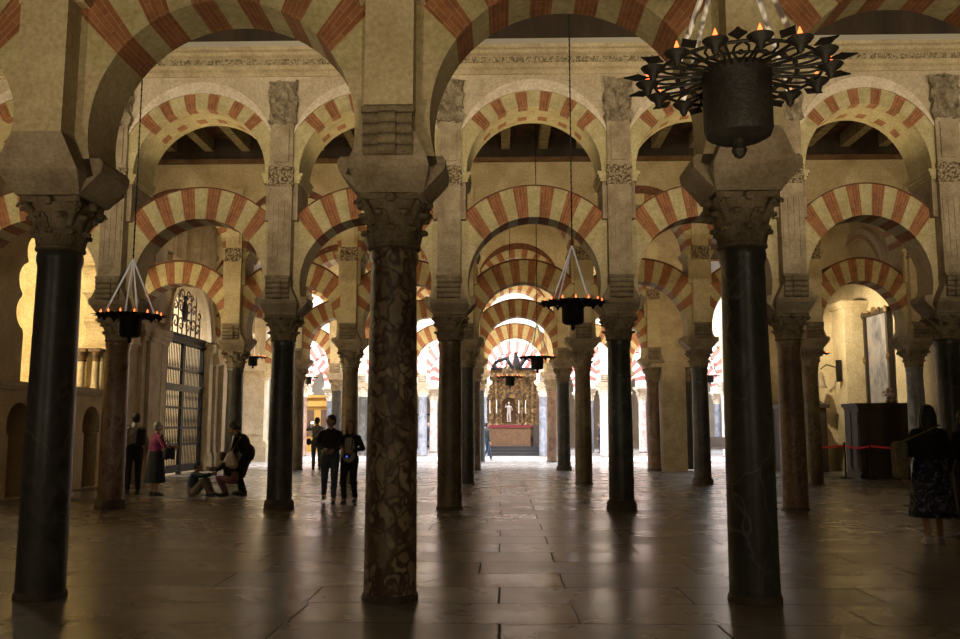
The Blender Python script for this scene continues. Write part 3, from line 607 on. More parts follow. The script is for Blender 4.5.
# right: big cross-wall pier of the fourth row
struct('wall_cross_pier', M().box(4.64, 5.4, rowY(4) - .4, rowY(4) + .4, 0, 3.34).box(4.3, 5.75, rowY(4) - .42, rowY(4) + .42, 3.34, 8.5).mesh('pier', LIME), 'Plain limestone cross-wall pier behind the third row, right of the aisle')
t = thing('engaged_column', 'Dark half column on the right side of the limestone cross-wall pier', 'column', (5.5, rowY(4), 0)); link('shaft', SHAFT[KEYS[0]], t); link('capital', CAPITAL, t)
# right wall with the picture
XR = 11.15
struct('wall_right', M().box(XR, XR + .3, 22.6, rowY(4) + .6, 0, 8.6).mesh('wall_right', PLASTER), 'Right side wall, cream plaster, lit from the left')
struct('wall_right_return', M().box(8.1, XR, rowY(4) + .15, rowY(4) + .4, 0, 8.6).mesh('wall_right_return', PLASTER))
struct('wall_right_buttress', M().box(10.4, XR, 28.0, rowY(4) + .2, 0, 5.35).box(10.33, XR, 27.93, rowY(4) + .2, 5.2, 5.28).box(10.28, XR, 27.88, rowY(4) + .2, 5.28, 5.42).mesh('buttress', PLASTER), 'Square engaged pier with a moulded capital on the right wall')
m = M(); dn = M()
for i in range(26):
    a, b = R(10 + i * 5), R(15 + i * 5); v = [(xx, 28.4 - q * cos(t_), 5.3 + q * 1.1 * sin(t_)) for t_ in (a, b) for q in (1.95, 2.3) for xx in (XR, XR - .12)]
    m.add(v, [(1, 3, 7, 5), (0, 1, 5, 4), (2, 6, 7, 3)])
    v = [(xx, 28.4 - q * cos(t_), 5.3 + q * 1.1 * sin(t_)) for t_ in (a, a + R(2.6)) for q in (2.0, 2.12) for xx in (XR - .12, XR - .15)]; dn.add(v, [(1, 3, 7, 5), (0, 1, 5, 4), (2, 6, 7, 3), (0, 2, 3, 1), (4, 5, 7, 6)])
struct('trim_wall_arch', m.mesh('trim_wall_arch', PALE), 'Pale arch moulding high on the right wall')
struct('trim_dentil', dn.mesh('trim_dentil', BRICK), 'Red dentil band on the arch moulding of the right wall')
struct('wall_right_near', M().box(XR, XR + .3, 14, 22.6, 0, 8.6).mesh('wall_right_near', PLASTER))

# ------------------------------------------------------------------ chandeliers
def chandelier_parts():
    P = {}
    m = M(); m.lathe([(.10, -.27), (.128, -.255), (.137, -.23), (.137, -.02), (.142, 0), (.142, .02), (.125, .02), (.12, -.02)], 28)
    P['drum'] = m.mesh('drum', IRON, True)
    P['finial'] = M().lathe([(.028, -.27), (.026, -.3), (.032, -.315), (.02, -.34), (.004, -.35)], 14).mesh('finial', IRON, True)
    m = M()
    for rr, tt in ((.235, .006), (.335, .007)):
        m.tube([(rr * cos(2 * pi * i / 48), rr * sin(2 * pi * i / 48), 0) for i in range(49)], tt, 6)
    for i in range(16):
        a = 2 * pi * (i + .5) / 16; b = 2 * pi * i / 16
        m.tube([(.14 * cos(a), .14 * sin(a), .0), (.235 * cos(a), .235 * sin(a), -.005), (.335 * cos(a), .335 * sin(a), .0)], .0065, 6)
        for q in (-1, 1): m.tube([(.14 * cos(b), .14 * sin(b), .0), (.19 * cos(b + q * .09), .19 * sin(b + q * .09), .004), (.235 * cos(b + q * .13), .235 * sin(b + q * .13), 0), (.29 * cos(b + q * .09), .29 * sin(b + q * .09), 0), (.335 * cos(b), .335 * sin(b), 0)], .0055, 5)
        m.ball((.235 * cos(b), .235 * sin(b), 0), .012, 8)
    P['ring'] = m.mesh('ring', IRON, True)
    m = M(); m.lathe([(.006, -.05), (.014, -.04), (.02, -.02), (.042, -.004), (.050, .006), (.044, .006), (.02, .0)], 14)
    P['drip_cup'] = m.mesh('drip_cup', IRON, True)
    m = M(); pts = [(0, 0), (.025, .016), (.05, .034), (.075, .015), (.105, 0)]
    v = [(x, y, z) for x, y in pts for z in (-.003, .003)] + [(x, -y, z) for x, y in pts[1:4] for z in (-.003, .003)]
    m.add(v, [(0, 2, 4, 6, 8, 14, 12, 10), (1, 11, 13, 15, 9, 7, 5, 3), (0, 1, 3, 2), (2, 3, 5, 4), (4, 5, 7, 6), (6, 7, 9, 8), (8, 9, 15, 14), (14, 15, 13, 12), (12, 13, 11, 10), (10, 11, 1, 0)])
    P['leaf_tip'] = m.mesh('leaf_tip', IRON)
    P['bulb'] = M().lathe([(.006, .005), (.008, .014), (.010, .024), (.009, .032), (.004, .046), (.001, .054)], 10).mesh('bulb', BULB, True)
    m = M(); m.tube([(.31, 0, 0), (0, 0, .72)], .0115, 8); P['cable'] = m.mesh('cable', STEEL, True)
    m = M(); m.tube([(0, 0, .70), (0, 0, 5.8)], .008, 8)
    for i in range(60): m.ball((0, 0, .72 + i * .085), (.013, .013, .022), 6)
    P['chain'] = m.mesh('chain', IRON, True)
    return P
CP = chandelier_parts()
def chandelier(x, y, z, label, s=1.0, rot=0.1, full=True, top=8.6):
    c = thing('chandelier', label, 'chandelier', (x, y, z), rot, 'round iron chandeliers'); c.scale = (s, s, s)
    link('drum', CP['drum'], c); link('finial', CP['finial'], c); link('ring', CP['ring'], c)
    for i in range(14):
        a = 2 * pi * i / 14
        link('drip_cup', CP['drip_cup'], c, (.36 * cos(a), .36 * sin(a), 0)); link('bulb', CP['bulb'], c, (.36 * cos(a), .36 * sin(a), 0))
        b = a + pi / 14
        if full: link('leaf_tip', CP['leaf_tip'], c, (.355 * cos(b), .355 * sin(b), 0), b)
    for i in range(4): link('cable', CP['cable'], c, (0, 0, 0), i * pi / 2 + .35)
    ch = link('chain', CP['chain'], c); ch.scale = (1, 1, ((8.6 if y < Y2 else 8.75) - z) / s / 5.8)
    return c
chandelier(.39, 3.45, 2.82, 'Largest iron chandelier hanging close by at the top right, with orange bulbs', 1.0, .2)
chandelier(.35, 11.2, 2.99, 'Iron chandelier over the central aisle with bright cables, second largest in the middle', 1.04, .25)
chandelier(-5.42, 11.2, 2.84, 'Iron chandelier hanging at the left between the black and the red columns', 1.04, .3)
chandelier(.19, 18.6, 2.88, 'Smaller iron chandelier over the aisle, right of the altar axis', .98, .1)
chandelier(-.32, 25.5, 2.86, 'Small iron chandelier hanging in front of the gilded altar', .98, .4)
chandelier(-7.89, 25.5, 3.45, 'Small iron chandelier hanging beside the iron gate', .98, .1)
chandelier(-7.76, 32.3, 3.25, 'Far small iron chandelier seen left of the brown breccia column', .95, .1, False)
chandelier(8.53, 25.5, 3.52, 'Small iron chandelier hanging before the right wall by the painting', .98, .2)
chandelier(7.1, 32.3, 3.28, 'Far small iron chandelier partly behind the black column at right', .95, .2, False)

# ------------------------------------------------------------------ altar at the end of the aisle
def altar():
    AX, AY = .2, 46.6
    t = thing('altar_steps', 'Low black stone steps in front of the gilded altar', 'steps', (AX, AY, 0), me=M().box(-2.2, 2.2, -3.1, 0.6, 0, .16).box(-2.0, 2.0, -2.7, .6, .16, .32).box(-1.8, 1.8, -2.3, .6, .32, .46).mesh('altar_steps', BLACKM))
    t = thing('altar_table', 'Altar table with orange-brown carved front under a red cloth edge', 'altar', (AX - .35, AY - 1.3, .46))
    link('front_panel', M().box(-1.0, 1.0, -.35, .35, 0, .92).box(-1.05, -.9, -.38, .35, 0, .92).box(.9, 1.05, -.38, .35, 0, .92).mesh('front_panel', TERRA), t)
    link('altar_cloth', M().box(-1.15, 1.15, -.42, .4, .92, 1.06).mesh('altar_cloth', RED), t)
    thing('side_cabinet', 'Dark panelled cabinet to the right of the altar table', 'cabinet', (AX + 1.25, AY - 1.1, .46), me=M().box(-.4, .4, -.3, .3, 0, 1.0).box(-.43, .43, -.33, .33, 1.0, 1.06).box(-.3, .3, -.32, -.3, .1, .9).mesh('side_cabinet', WOOD))
    g = thing('gilded_altarpiece', 'Tall carved gilded altarpiece with a niche at the end of the aisle', 'altarpiece', (AX, AY, .3))
    nh = [(-.75, 1.35), (-.0, 1.35), (.0, 2.3)] + arc(-.375, 2.3, .375, 0, 180, 10)[1:] 
    link('back_panel', panel([(-1.75, 0), (1.75, 0), (1.75, 4.1), (-1.75, 4.1)], [nh], -.1, .2, lambda a, z, t_: (a, t_, z)).mesh('back_panel', GOLD), g)
    link('niche', M().box(-.85, .1, .2, .3, 1.2, 2.8).mesh('niche', TERRA), g)
    for xx in (-1.6, -1.05, .3, .85, 1.6):
        link('twisted_column', M().lathe([(.09 + .02 * sin(q * 1.3), 1.3 + q * .1) for q in range(24)], 12, c=(xx, -.2)).box(xx - .14, xx + .14, -.34, -.06, 3.6, 3.75).mesh('twisted_column', GOLD, True), g)
    link('cornice', M().box(-1.85, 1.85, -.4, .1, 3.75, 3.95).box(-1.8, 1.8, -.34, .1, 1.15, 1.3).mesh('cornice', GOLD), g)
    for xx in (-1.32, .575, 1.22): link('relief_panel', M().box(xx - .16, xx + .16, -.16, -.1, 1.45, 3.4).ball((xx, -.16, 2.5), (.12, .06, .4), 12).mesh('relief_panel', TERRA if xx > 1 else GOLD), g)
    link('attic', M().box(-1.3, 1.3, -.12, .1, 3.95, 4.15).ball((-.3, -.15, 4.1), (.5, .12, .25), 14).mesh('attic', GOLD), g)
    m = M().box(-1.5, 1.5, -.2, .1, 4.12, 4.25)
    for q in (-1, 1):
        m.tube([(q * .15, -.2, 4.2), (q * .5, -.22, 4.75), (q * .95, -.2, 4.6), (q * 1.35, -.18, 4.25)], [.10, .12, .09, .05], 8).tube([(q * 1.1, -.2, 4.2), (q * 1.2, -.25, 4.5), (q * 1.0, -.3, 4.75)], [.12, .09, .05], 8).ball((q * 1.0, -.3, 4.85), .09, 8)
    m.tube([(0, -.2, 4.2), (.05, -.25, 4.6), (0, -.25, 4.95)], [.2, .16, .08], 8).ball((0, -.25, 5.05), .1, 8)
    link('crown_group', m.mesh('crown_group', IRON, True), g)
    s = thing('marble_statue', 'White standing figure in the niche above the altar', 'statue', (AX - .375, AY - .05, 1.68))
    b = M().tube([(-.06, 0, 0), (-.07, .0, .3), (-.04, 0, .52)], [.045, .05, .07], 10).tube([(.07, 0, 0), (.06, -.04, .3), (.04, 0, .52)], [.045, .05, .07], 10).tube([(0, 0, .48), (0, 0, .6), (0, .0, .8), (.0, 0, .88)], [.1, .09, .12, .05], 12).ball((0.0, -.01, .98), (.06, .065, .085), 12).tube([(-.1, 0, .82), (-.2, -.02, .75), (-.13, -.05, .98)], [.04, .03, .02], 8).tube([(.1, 0, .82), (.17, 0, .65), (.1, -.08, .55)], [.04, .03, .02], 8)
    link('body', b.mesh('body', WHITE, True), s); link('pedestal', M().box(-.2, .2, -.12, .12, -.04, 0.0).mesh('pedestal', GOLD), s)
    for i, xx in enumerate((-1.35, -1.0, .15, .5)):
        c = thing('candlestick', ('Outer left', 'Inner left', 'Inner right', 'Outer right')[i] + ' tall altar candlestick with a white candle beside the statue', 'candlestick', (AX + xx - .02, AY - 1.15, 1.52), 0, 'candlesticks on the altar')
        link('stand', M().lathe([(.09, 0), (.07, .05), (.025, .1), (.02, .25), (.045, .3), (.02, .35), (.018, .55), (.05, .6)], 12).mesh('stand', GOLD, True), c)
        link('candle', M().lathe([(.02, .6), (.018, 1.25), (.004, 1.28)], 10).mesh('candle', WAX, True), c)
altar()
area(.2, 43.6, 6.2, .2, 46.6, 2.6, 25, 2.5, 1, (1, .85, .6))  # added warm fill light for the altarpiece
# far left gilded side altar and far background
t = thing('side_altar', 'Gold-framed side altar glowing at the far left behind the photographer', 'altar', (-11.3, 50.6, 0))
link('frame', M().box(-1.6, 1.6, -.1, .1, 0, 3.2).box(-1.7, 1.7, -.3, .1, 2.6, 2.9).box(-1.7, 1.7, -.35, .1, 3.1, 3.25).mesh('frame', mat('bright_gilding', (.5, .27, .05), .5, .2)), t)
link('picture', M().box(-1.1, -.1, -.14, -.1, .9, 2.4).box(.3, 1.2, -.14, -.1, .9, 2.4).mesh('picture', TERRA), t)
struct('wall_far', M().box(-32, 28, 64, 64.3, 0, 8.8).mesh('wall_far', PALE))
t = thing('iron_railing', 'Dark iron choir railing in the far bright nave left of the aisle', 'railing', (-4.6, 58.5, 0)); m = M(); m.box(-2.5, 2.5, -.03, .03, 2.2, 2.3).box(-2.5, 2.5, -.03, .03, .1, .2)
link('rail', m.mesh('rail', IRON), t)
for i in range(18): link('bar', M().box(-.02, .02, -.02, .02, 0, 2.3).mesh('bar', IRON), t, (-2.4 + i * .28, 0, 0))
for i, (x, y) in enumerate(((9.2, 40.2), (9.5, 41.6))):
    t = thing('wooden_pew', 'Dark wooden pew in the bright nave right of the aisle, ' + ('nearer' if i == 0 else 'farther') + ' one', 'pew', (x, y, 0), 0, 'pews')
    link('seat', M().box(-.9, .9, -.22, .22, .42, .47).mesh('seat', WOOD), t); link('backrest', M().box(-.9, .9, .2, .25, .42, .95).mesh('backrest', WOOD), t)
    for s in (-1, 1): link('end_panel', M().box(s * .9 - .03, s * .9 + .03, -.25, .26, 0, .95).mesh('end_panel', WOOD), t)

# ------------------------------------------------------------------ right wall furniture
c = thing('tall_wooden_cabinet', 'Large dark carved wooden cabinet standing below the painting', 'cabinet', (10.05, 24.95, 0))
link('body', M().box(-.78, .85, -.5, .5, .12, 1.96).mesh('body', WOOD), c)
link('plinth', M().box(-.83, .9, -.55, .55, 0, .12).mesh('plinth', WOOD), c)
link('cornice', M().box(-.84, .9, -.56, .56, 1.96, 2.06).box(-.8, .87, -.52, .52, 1.9, 1.96).mesh('cornice', WOOD), c)
for yy in (-.24, .24):
    d = link('door', M().box(-.80, -.78, yy - .2, yy + .2, .2, 1.82).mesh('door', WOOD), c)
    link('panel', M().box(-.825, -.80, yy - .14, yy + .14, .3, .85).mesh('panel', mat('faded_relief', (.07, .05, .055), .7)), d)
for xx in (-.38, .42): link('front_panel', M().box(xx - .32, xx + .32, -.52, -.5, .25, 1.8).box(xx - .25, xx + .25, -.535, -.52, .35, 1.7).mesh('front_panel', WOOD), c)
def paint_build(nt, b):
    v = coords(nt, (1, 1, .6)); n = noise(nt, v, 2.2, 6, .7, .5)
    nt.links.new(ramp(nt, n, [(.3, (.05, .05, .06)), (.45, (.17, .165, .18)), (.58, (.30, .28, .28)), (.66, (.38, .26, .17)), (.75, (.34, .31, .32))]), b.inputs['Base Color'])
p = thing('framed_painting', 'Tall framed painting with an ornate gilt frame on the right wall', 'painting', (XR - .05, 27.15, 3.5))
link('canvas', M().box(-.03, 0.0, -.78, .78, -1.38, 1.38).mesh('canvas', mat('painted_canvas', (.3, .3, .33), .5, build=paint_build)), p)
m = M()
for y0, y1, z0, z1 in ((-.9, -.76, -1.5, 1.5), (.76, .9, -1.5, 1.5), (-.9, .9, -1.5, -1.36), (-.9, .9, 1.36, 1.5)): m.box(-.12, .03, y0, y1, z0, z1)
link('frame', m.mesh('frame', WOOD), p)
for y, z, r3 in [(sy * .84, sz, (.05, .1, .12)) for sy in (-1, 1) for sz in (-1.43, 0, 1.43)] + [(-.4, 1.47, (.05, .09, .07)), (0, 1.5, (.05, .16, .12)), (.4, 1.47, (.05, .09, .07))]:
    link('ornament', M().ball((0, 0, 0), r3, 12).mesh('ornament', GOLD, True), p, (-.13, y, z))
f = thing('flower_arrangement', 'Small pale flower arrangement on top of the cabinet under the painting', 'flowers', (10.35, 25.0, 2.06)); m = M(); rnd = random.Random(5)
link('vase', M().lathe([(.07, 0), (.1, .05), (.05, .14), (.07, .17)], 12).mesh('vase', GOLD, True), f)
for q in range(26): a = rnd.uniform(0, 6.28); rr = rnd.uniform(0, .22); m.ball((rr * cos(a) * .6, rr * sin(a), .2 + rnd.uniform(0, .22)), rnd.uniform(.025, .045), 6)
link('blossoms', m.mesh('blossoms', mat('pink_blossoms', (.4, .28, .28), .8)), f)
b = thing('wall_bell', 'Small bell on a bracket fixed to the square pier of the right wall', 'bell', (10.25, 28.35, 3.2))
link('bracket', M().box(-.05, .12, -.03, .03, -.35, .35).tube([(0, 0, .1), (-.35, 0, .2), (-.55, 0, .05)], .02, 6).mesh('bracket', IRON), b)
link('bell', M().lathe([(.2, -.55), (.13, -.42), (.1, -.2), (.07, -.08), (.02, -.03)], 16, c=(-.55, 0)).mesh('bell', CAPST, True), b)
c = thing('confessional', 'Dark wooden confessional booth left of the lit square pier', 'booth', (9.0, 28.4, 0))
link('body', M().box(-.7, .7, -.4, .45, 0, 2.0).mesh('body', WOOD), c); link('canopy', M().box(-.78, .78, -.46, .46, 2.0, 2.12).frustum((.7, .4), (.2, .1), 2.12, 2.5).mesh('canopy', WOOD), c)
for s in (-1, 1): link('door', M().box(s * .35 - .28, s * .35 + .28, -.43, -.4, .15, 1.8).mesh('door', WOOD), c)
posts = [(7.45, 25.3), (8.86, 24.5), (9.38, 24.1), (10.9, 23.6)]
for i, (x, y) in enumerate(posts):
    t = thing('barrier_post', ('Thin black barrier post behind the mottled brown column', 'Thin black barrier post left of the cabinet', 'Thin black barrier post in front of the cabinet', 'Thin black barrier post at the right end of the ribbon')[i], 'barrier post', (x, y, 0), 0, 'barrier posts')
    link('foot', M().lathe([(.17, 0), (.17, .015), (.12, .03), (.03, .04)], 20).mesh('foot', IRON, True), t); link('pole', M().lathe([(.022, .03), (.022, .93), (.03, .94), (.03, .98)], 12).mesh('pole', IRON, True), t)
for i in range(3):
    (x0, y0), (x1, y1) = posts[i], posts[i + 1]; m = M(); v = []; n = 10
    for q in range(n + 1):
        t_ = q / n; sag = -.06 * (1 - (2 * t_ - 1) ** 2); v += [(x0 + (x1 - x0) * t_, y0 + (y1 - y0) * t_, .92 + sag), (x0 + (x1 - x0) * t_, y0 + (y1 - y0) * t_, .87 + sag)]
    m.add(v, [(2 * q, 2 * q + 2, 2 * q + 3, 2 * q + 1) for q in range(n)])
    o = thing('barrier_ribbon', ('Red barrier ribbon section at the left end', 'Red barrier ribbon section between the two middle posts', 'Red barrier ribbon section across the front of the cabinet')[i], 'ribbon', (0, 0, 0), 0, 'barrier ribbons', m.mesh('barrier_ribbon', ROPE, norm=False))
    md = o.modifiers.new('s', 'SOLIDIFY'); md.thickness = .004

# ------------------------------------------------------------------ people
def cap_part(m, p, r0, q, r1, fl=(1, 1)):
    p, q = Vector(p), Vector(q); d = q - p; L = d.length
    if L < 1e-5: L = 1e-5; d = Vector((0, 0, 1e-5))
    z = d.normalized(); x = z.cross(Vector((0, 1, 0)) if abs(z.y) < .9 else Vector((1, 0, 0))).normalized(); y = z.cross(x)
    if abs(x.y) > abs(x.x): x, y = y, x
    pr = [(r0 * sin(t), -r0 * cos(t)) for t in (0.05, .5, 1.0, 1.57)] + [(r1 * sin(t), L + r1 * -cos(t)) for t in (1.57, 2.1, 2.6, 3.09)]
    n = 14; v = []
    for r, h in pr:
        for i in range(n): a = 2 * pi * i / n; v.append(p + z * h + x * cos(a) * r * fl[0] + y * sin(a) * r * fl[1])
    m.add(v, [(j * n + i, j * n + (i + 1) % n, (j + 1) * n + (i + 1) % n, (j + 1) * n + i) for j in range(len(pr) - 1) for i in range(n)] + [tuple(range(n - 1, -1, -1)), tuple((len(pr) - 1) * n + i for i in range(n))])
def remeshed(name, m, mt, parent, vox=.012, sm=3):
    o = link(name, m.mesh(name, mt, True), parent); md = o.modifiers.new('r', 'REMESH'); md.mode = 'VOXEL'; md.voxel_size = vox; md.use_smooth_shade = True
    s = o.modifiers.new('s', 'SMOOTH'); s.factor = .5; s.iterations = sm; return o
def ell(m, c, r): m.ball(c, r, 16)
SKIN = mat('skin', (.42, .24, .16), .6)
def hand(m, el, ha, s=1.0, curl=.6):
    el, ha = Vector(el), Vector(ha); d = (ha - el).normalized(); side = d.cross(Vector((0, 0, 1)))
    if side.length < .1: side = Vector((1, 0, 0)) if True else side
    side.normalize(); nrm = d.cross(side).normalized(); side, nrm = nrm, side
    pe = ha + d * .085 * s; cap_part(m, ha, .026 * s, ha + d * .04 * s, .03 * s, (1, 1))
    for q in (-1.5, -.5, .5, 1.5): cap_part(m, ha + d * .02 * s + side * q * .013 * s, .014 * s, pe + side * q * .019 * s, .013 * s)
    for q, L in ((-1.5, .058), (-.5, .072), (.5, .078), (1.5, .068)):
        b = pe + side * q * .02 * s; c1 = b + (d * cos(curl * .6) + nrm * sin(curl * .6)) * L * .5 * s; c2 = c1 + (d * cos(curl * 1.5) + nrm * sin(curl * 1.5)) * L * .5 * s
        cap_part(m, b, .0098 * s, c1, .009 * s); cap_part(m, c1, .009 * s, c2, .0078 * s)
    t0 = ha + d * .03 * s + side * .028 * s; t1 = t0 + (d * .7 + side * .7) * .04 * s; t2 = t1 + (d * .9 + side * .25 + nrm * .3).normalized() * .034 * s
    cap_part(m, t0, .014 * s, t1, .012 * s); cap_part(m, t1, .012 * s, t2, .009 * s)
def person(label, loc, rz, H=1.7, J={}, top=(.1, .1, .1), bottom=(.05, .05, .06), shoe=(.03, .03, .03), hair=(.03, .02, .015), hairlen=0, sleeve=1.0, skirt=None, coat=0, topmat=None, botmat=None, headdir=0, nod=0, top_len=0, shawl=False, collar=None, w=1.0):
    """x right, y forward, z up; joints scale with H / 1.7"""
    s = H / 1.7
    D = dict(pel=(0, 0, .93), chest=(0, .0, 1.25), neck=(0, -.01, 1.44), head=(0, .02, 1.58), shL=(-.165, 0, 1.34), elL=(-.23, -.02, 1.08), haL=(-.25, .06, .85), shR=(.165, 0, 1.34), elR=(.23, -.02, 1.08), haR=(.25, .06, .85),
             hiL=(-.09, 0, .9), knL=(-.10, .02, .49), anL=(-.10, -.02, .09), hiR=(.09, 0, .9), knR=(.10, .02, .49), anR=(.10, -.02, .09)); D.update(J)
    D = {k: Vector(v) * s for k, v in D.items()}
    root = thing('person', label, 'person', loc, rz)
    m = M(); hd = D['head']; nk = D['neck']
    cap_part(m, D['pel'], .11 * s, D['chest'], .13 * s, (1.1, .75)); cap_part(m, D['chest'], .14 * s, nk - (nk - D['chest']) * .25, .07 * s, (1.2, .7)); cap_part(m, nk - (nk - D['chest']) * .3, .055 * s, hd, .052 * s)
    hm = M(); ell(hm, (0, 0, .025), (.074, .092, .098)); ell(hm, (0, .03, -.045), (.055, .06, .06)); cap_part(hm, (0, .09, .015), .009, (0, .112, -.02), .015)
    for e in (-1, 1): ell(hm, (e * .077, -.005, 0), (.012, .022, .032)); cap_part(hm, (e * .045, .078, .028), .012, (e * .012, .09, .026), .010)
    cap_part(hm, (-.022, .088, -.052), .008, (.022, .088, -.052), .008)
    hx = Matrix.Translation(hd) @ Matrix.Rotation(headdir, 4, 'Z') @ Matrix.Rotation(nod, 4, 'X') @ Matrix.Scale(s, 4)
    hm.xf(hx); m.add(hm.v, hm.f)
    for q in 'LR':
        cap_part(m, D['sh' + q], .055 * s, D['el' + q], .04 * s); cap_part(m, D['el' + q], .038 * s, D['ha' + q], .026 * s); cap_part(m, D['chest'] + (D['neck'] - D['chest']) * .5, .06 * s, D['sh' + q], .055 * s)
        hand(m, D['el' + q], D['ha' + q], s)
        cap_part(m, D['hi' + q], .088 * s, D['kn' + q], .055 * s); cap_part(m, D['kn' + q], .053 * s, D['an' + q], .036 * s)
        cap_part(m, D['an' + q], .04 * s, D['an' + q] + Vector((0, .12, -.05)) * s, .03 * s); cap_part(m, D['pel'], .09 * s, D['hi' + q], .08 * s)
    remeshed('body', m, SKIN, root, .0085 * s, 2)
    tm = topmat or mat('garment_top', top, .85, build=mottled(tuple(c * .8 for c in top), tuple(min(1, c * 1.15) for c in top), 6, .3)); bmt = botmat or mat('garment_bottom', bottom, .85, build=mottled(tuple(c * .8 for c in bottom), tuple(min(1, c * 1.15) for c in bottom), 6, .3))
    m = M(); pb = D['pel'] + (D['pel'] - D['chest']) * (top_len - .12 if not skirt else top_len)
    cap_part(m, pb, .125 * s * w, D['chest'], .142 * s * w, (1.18, .85)); cap_part(m, D['chest'], .142 * s * w, nk - (nk - D['chest']) * .22, .082 * s, (1.2, .78))
    for q in 'LR':
        cap_part(m, D['chest'] + (D['neck'] - D['chest']) * .72, .06 * s, D['sh' + q], .062 * s); cap_part(m, D['sh' + q], .064 * s, D['el' + q], .054 * s)
        if sleeve > .6: cap_part(m, D['el' + q], .053 * s, D['el' + q].lerp(D['ha' + q], .88), .040 * s)
        if coat: cap_part(m, pb, .115 * s, D['hi' + q].lerp(D['kn' + q], coat), .125 * s if coat > .5 else .095 * s, (1.1, .95))
    if shawl: cap_part(m, D['sh' + 'L'], .085 * s, D['shR'], .085 * s)
    remeshed('jacket' if coat or sleeve > .6 else 'shirt', m, tm, root, .013 * s)
    if skirt:
        m = M(); a = D['pel'] + Vector((0, 0, .1)) * s; zb = skirt * s; n = 40; v = []
        for j in range(9):
            t_ = j / 8; zc = a.z + (zb - a.z) * t_; rr = (.165 + .075 * t_) * s
            for i in range(n): an = 2 * pi * i / n; k = 1 + .05 * t_ * sin(an * 9); v.append((a.x + rr * 1.15 * k * cos(an), a.y + rr * .9 * k * sin(an), zc))
        m.add(v, [(j * n + i, j * n + (i + 1) % n, (j + 1) * n + (i + 1) % n, (j + 1) * n + i) for j in range(8) for i in range(n)] + [tuple(range(n))]); link('skirt', m.mesh('skirt', bmt, True), root)
    else:
        m = M(); cap_part(m, D['pel'], .128 * s * w, D['pel'] + Vector((0, 0, .08)), .130 * s * w, (1.2, .95))
        for q in 'LR':
            cap_part(m, D['pel'], .115 * s, D['hi' + q], .105 * s); cap_part(m, D['hi' + q], .103 * s, D['kn' + q], .07 * s); cap_part(m, D['kn' + q], .07 * s, D['kn' + q].lerp(D['an' + q], .93), .055 * s)
        remeshed('trousers', m, bmt, root, .013 * s)
    shm = mat('shoe_leather', shoe, .6)
    for q in 'LR':
        m = M(); a = D['an' + q]; cap_part(m, a + Vector((0, -.02, -.03)) * s, .047 * s, a + Vector((0, .08, -.045)) * s, .042 * s); cap_part(m, a + Vector((0, .05, -.05)) * s, .042 * s, a + Vector((0, .14, -.056)) * s, .034 * s); m.box(a.x - .04 * s, a.x + .04 * s, a.y - .06 * s, a.y + .16 * s, a.z - .09 * s, a.z - .07 * s)
        remeshed('shoe', m, shm, root, .01 * s, 2)
    m = M(); ell(m, (0, -.018, .045), (.088, .096, .092)); ell(m, (0, -.04, 0), (.082, .075, .085))
    if hairlen: cap_part(m, (0, -.05, 0), .08, (0, -.085, -hairlen), .07 if hairlen < .3 else .085, (1.25, .7)); cap_part(m, (-.06, 0, 0), .035, (-.08, -.02, -hairlen * .8), .03); cap_part(m, (.06, 0, 0), .035, (.08, -.02, -hairlen * .8), .03)
    m.xf(hx); remeshed('hair', m, mat('hair', hair, .6), root, .009 * s, 2)
    for e in (-1, 1):
        em = M(); em.ball((e * .03, .083, .01), .0105, 8); em.xf(hx); link('eye', em.mesh('eye', mat('eye_dark', (.02, .015, .01), .2), True), root)
    if collar: m = M(); cap_part(m, nk + Vector((0, -.02, -.03)) * s, .085 * s, nk + Vector((0, 0, .02)) * s, .075 * s); remeshed('collar', m, mat('collar_cloth', collar, .8), root, .01 * s)
    return root, D
def bag(root, name, c, size, col, strap=None, rough=.7):
    m = M(); r = min(size) * .42
    for a in (-1, 1):
        for b in (-1, 1): cap_part(m, (c[0] + a * (size[0] / 2 - r), c[1] + b * max(size[1] / 2 - r, 0), c[2] - size[2] / 2 + r), r, (c[0] + a * (size[0] / 2 - r), c[1] + b * max(size[1] / 2 - r, 0), c[2] + size[2] / 2 - r), r)
    m.box(c[0] - size[0] / 2 + r * .5, c[0] + size[0] / 2 - r * .5, c[1] - size[1] / 2 + r * .4, c[1] + size[1] / 2 - r * .4, c[2] - size[2] / 2 + r * .5, c[2] + size[2] / 2 - r * .5)
    mt = mat(name + '_fabric', col, rough, build=mottled(tuple(x * .7 for x in col), tuple(x * 1.2 for x in col), 12, .3)); o = remeshed(name, m, mt, root, .012)
    if strap: link('strap', M().tube(strap, .012, 6).mesh('strap', mt, True), root)
    return o
# world -> facing: rz = 0 looks away from the camera (+y); pi looks at it; pi/2 looks left; -pi/2 looks right
r_, D = person('Person in grey shirt and black trousers with black backpack, looking up beside the red column', (-8.33, 18.45, 0), .55, 1.70, dict(head=(0, -.02, 1.58)), top=(.34, .29, .23), bottom=(.015, .015, .017), hair=(.02, .015, .012), nod=.45, collar=(.45, .43, .42))
bag(r_, 'backpack', (.07, -.2, 1.2), (.22, .15, .38), (.015, .015, .017), [(-.12, -.12, 1.4), (-.15, .05, 1.43), (-.15, .14, 1.25)])
shirtm = mat('magenta_print', (.3, .03, .12), .85, build=mottled((.14, .012, .06), (.42, .06, .2), 14, .2))
r_, D = person('Person with grey hair in a magenta patterned shirt and dark skirt, standing by the gate', (-7.70, 18.05, 0), -.75, 1.50, dict(elR=(.30, .06, 1.12), haR=(.26, .30, 1.12), haL=(-.30, .02, .85)), topmat=shirtm, skirt=.30, bottom=(.015, .015, .02), hair=(.30, .28, .30), sleeve=.5, top_len=.25, w=1.12)
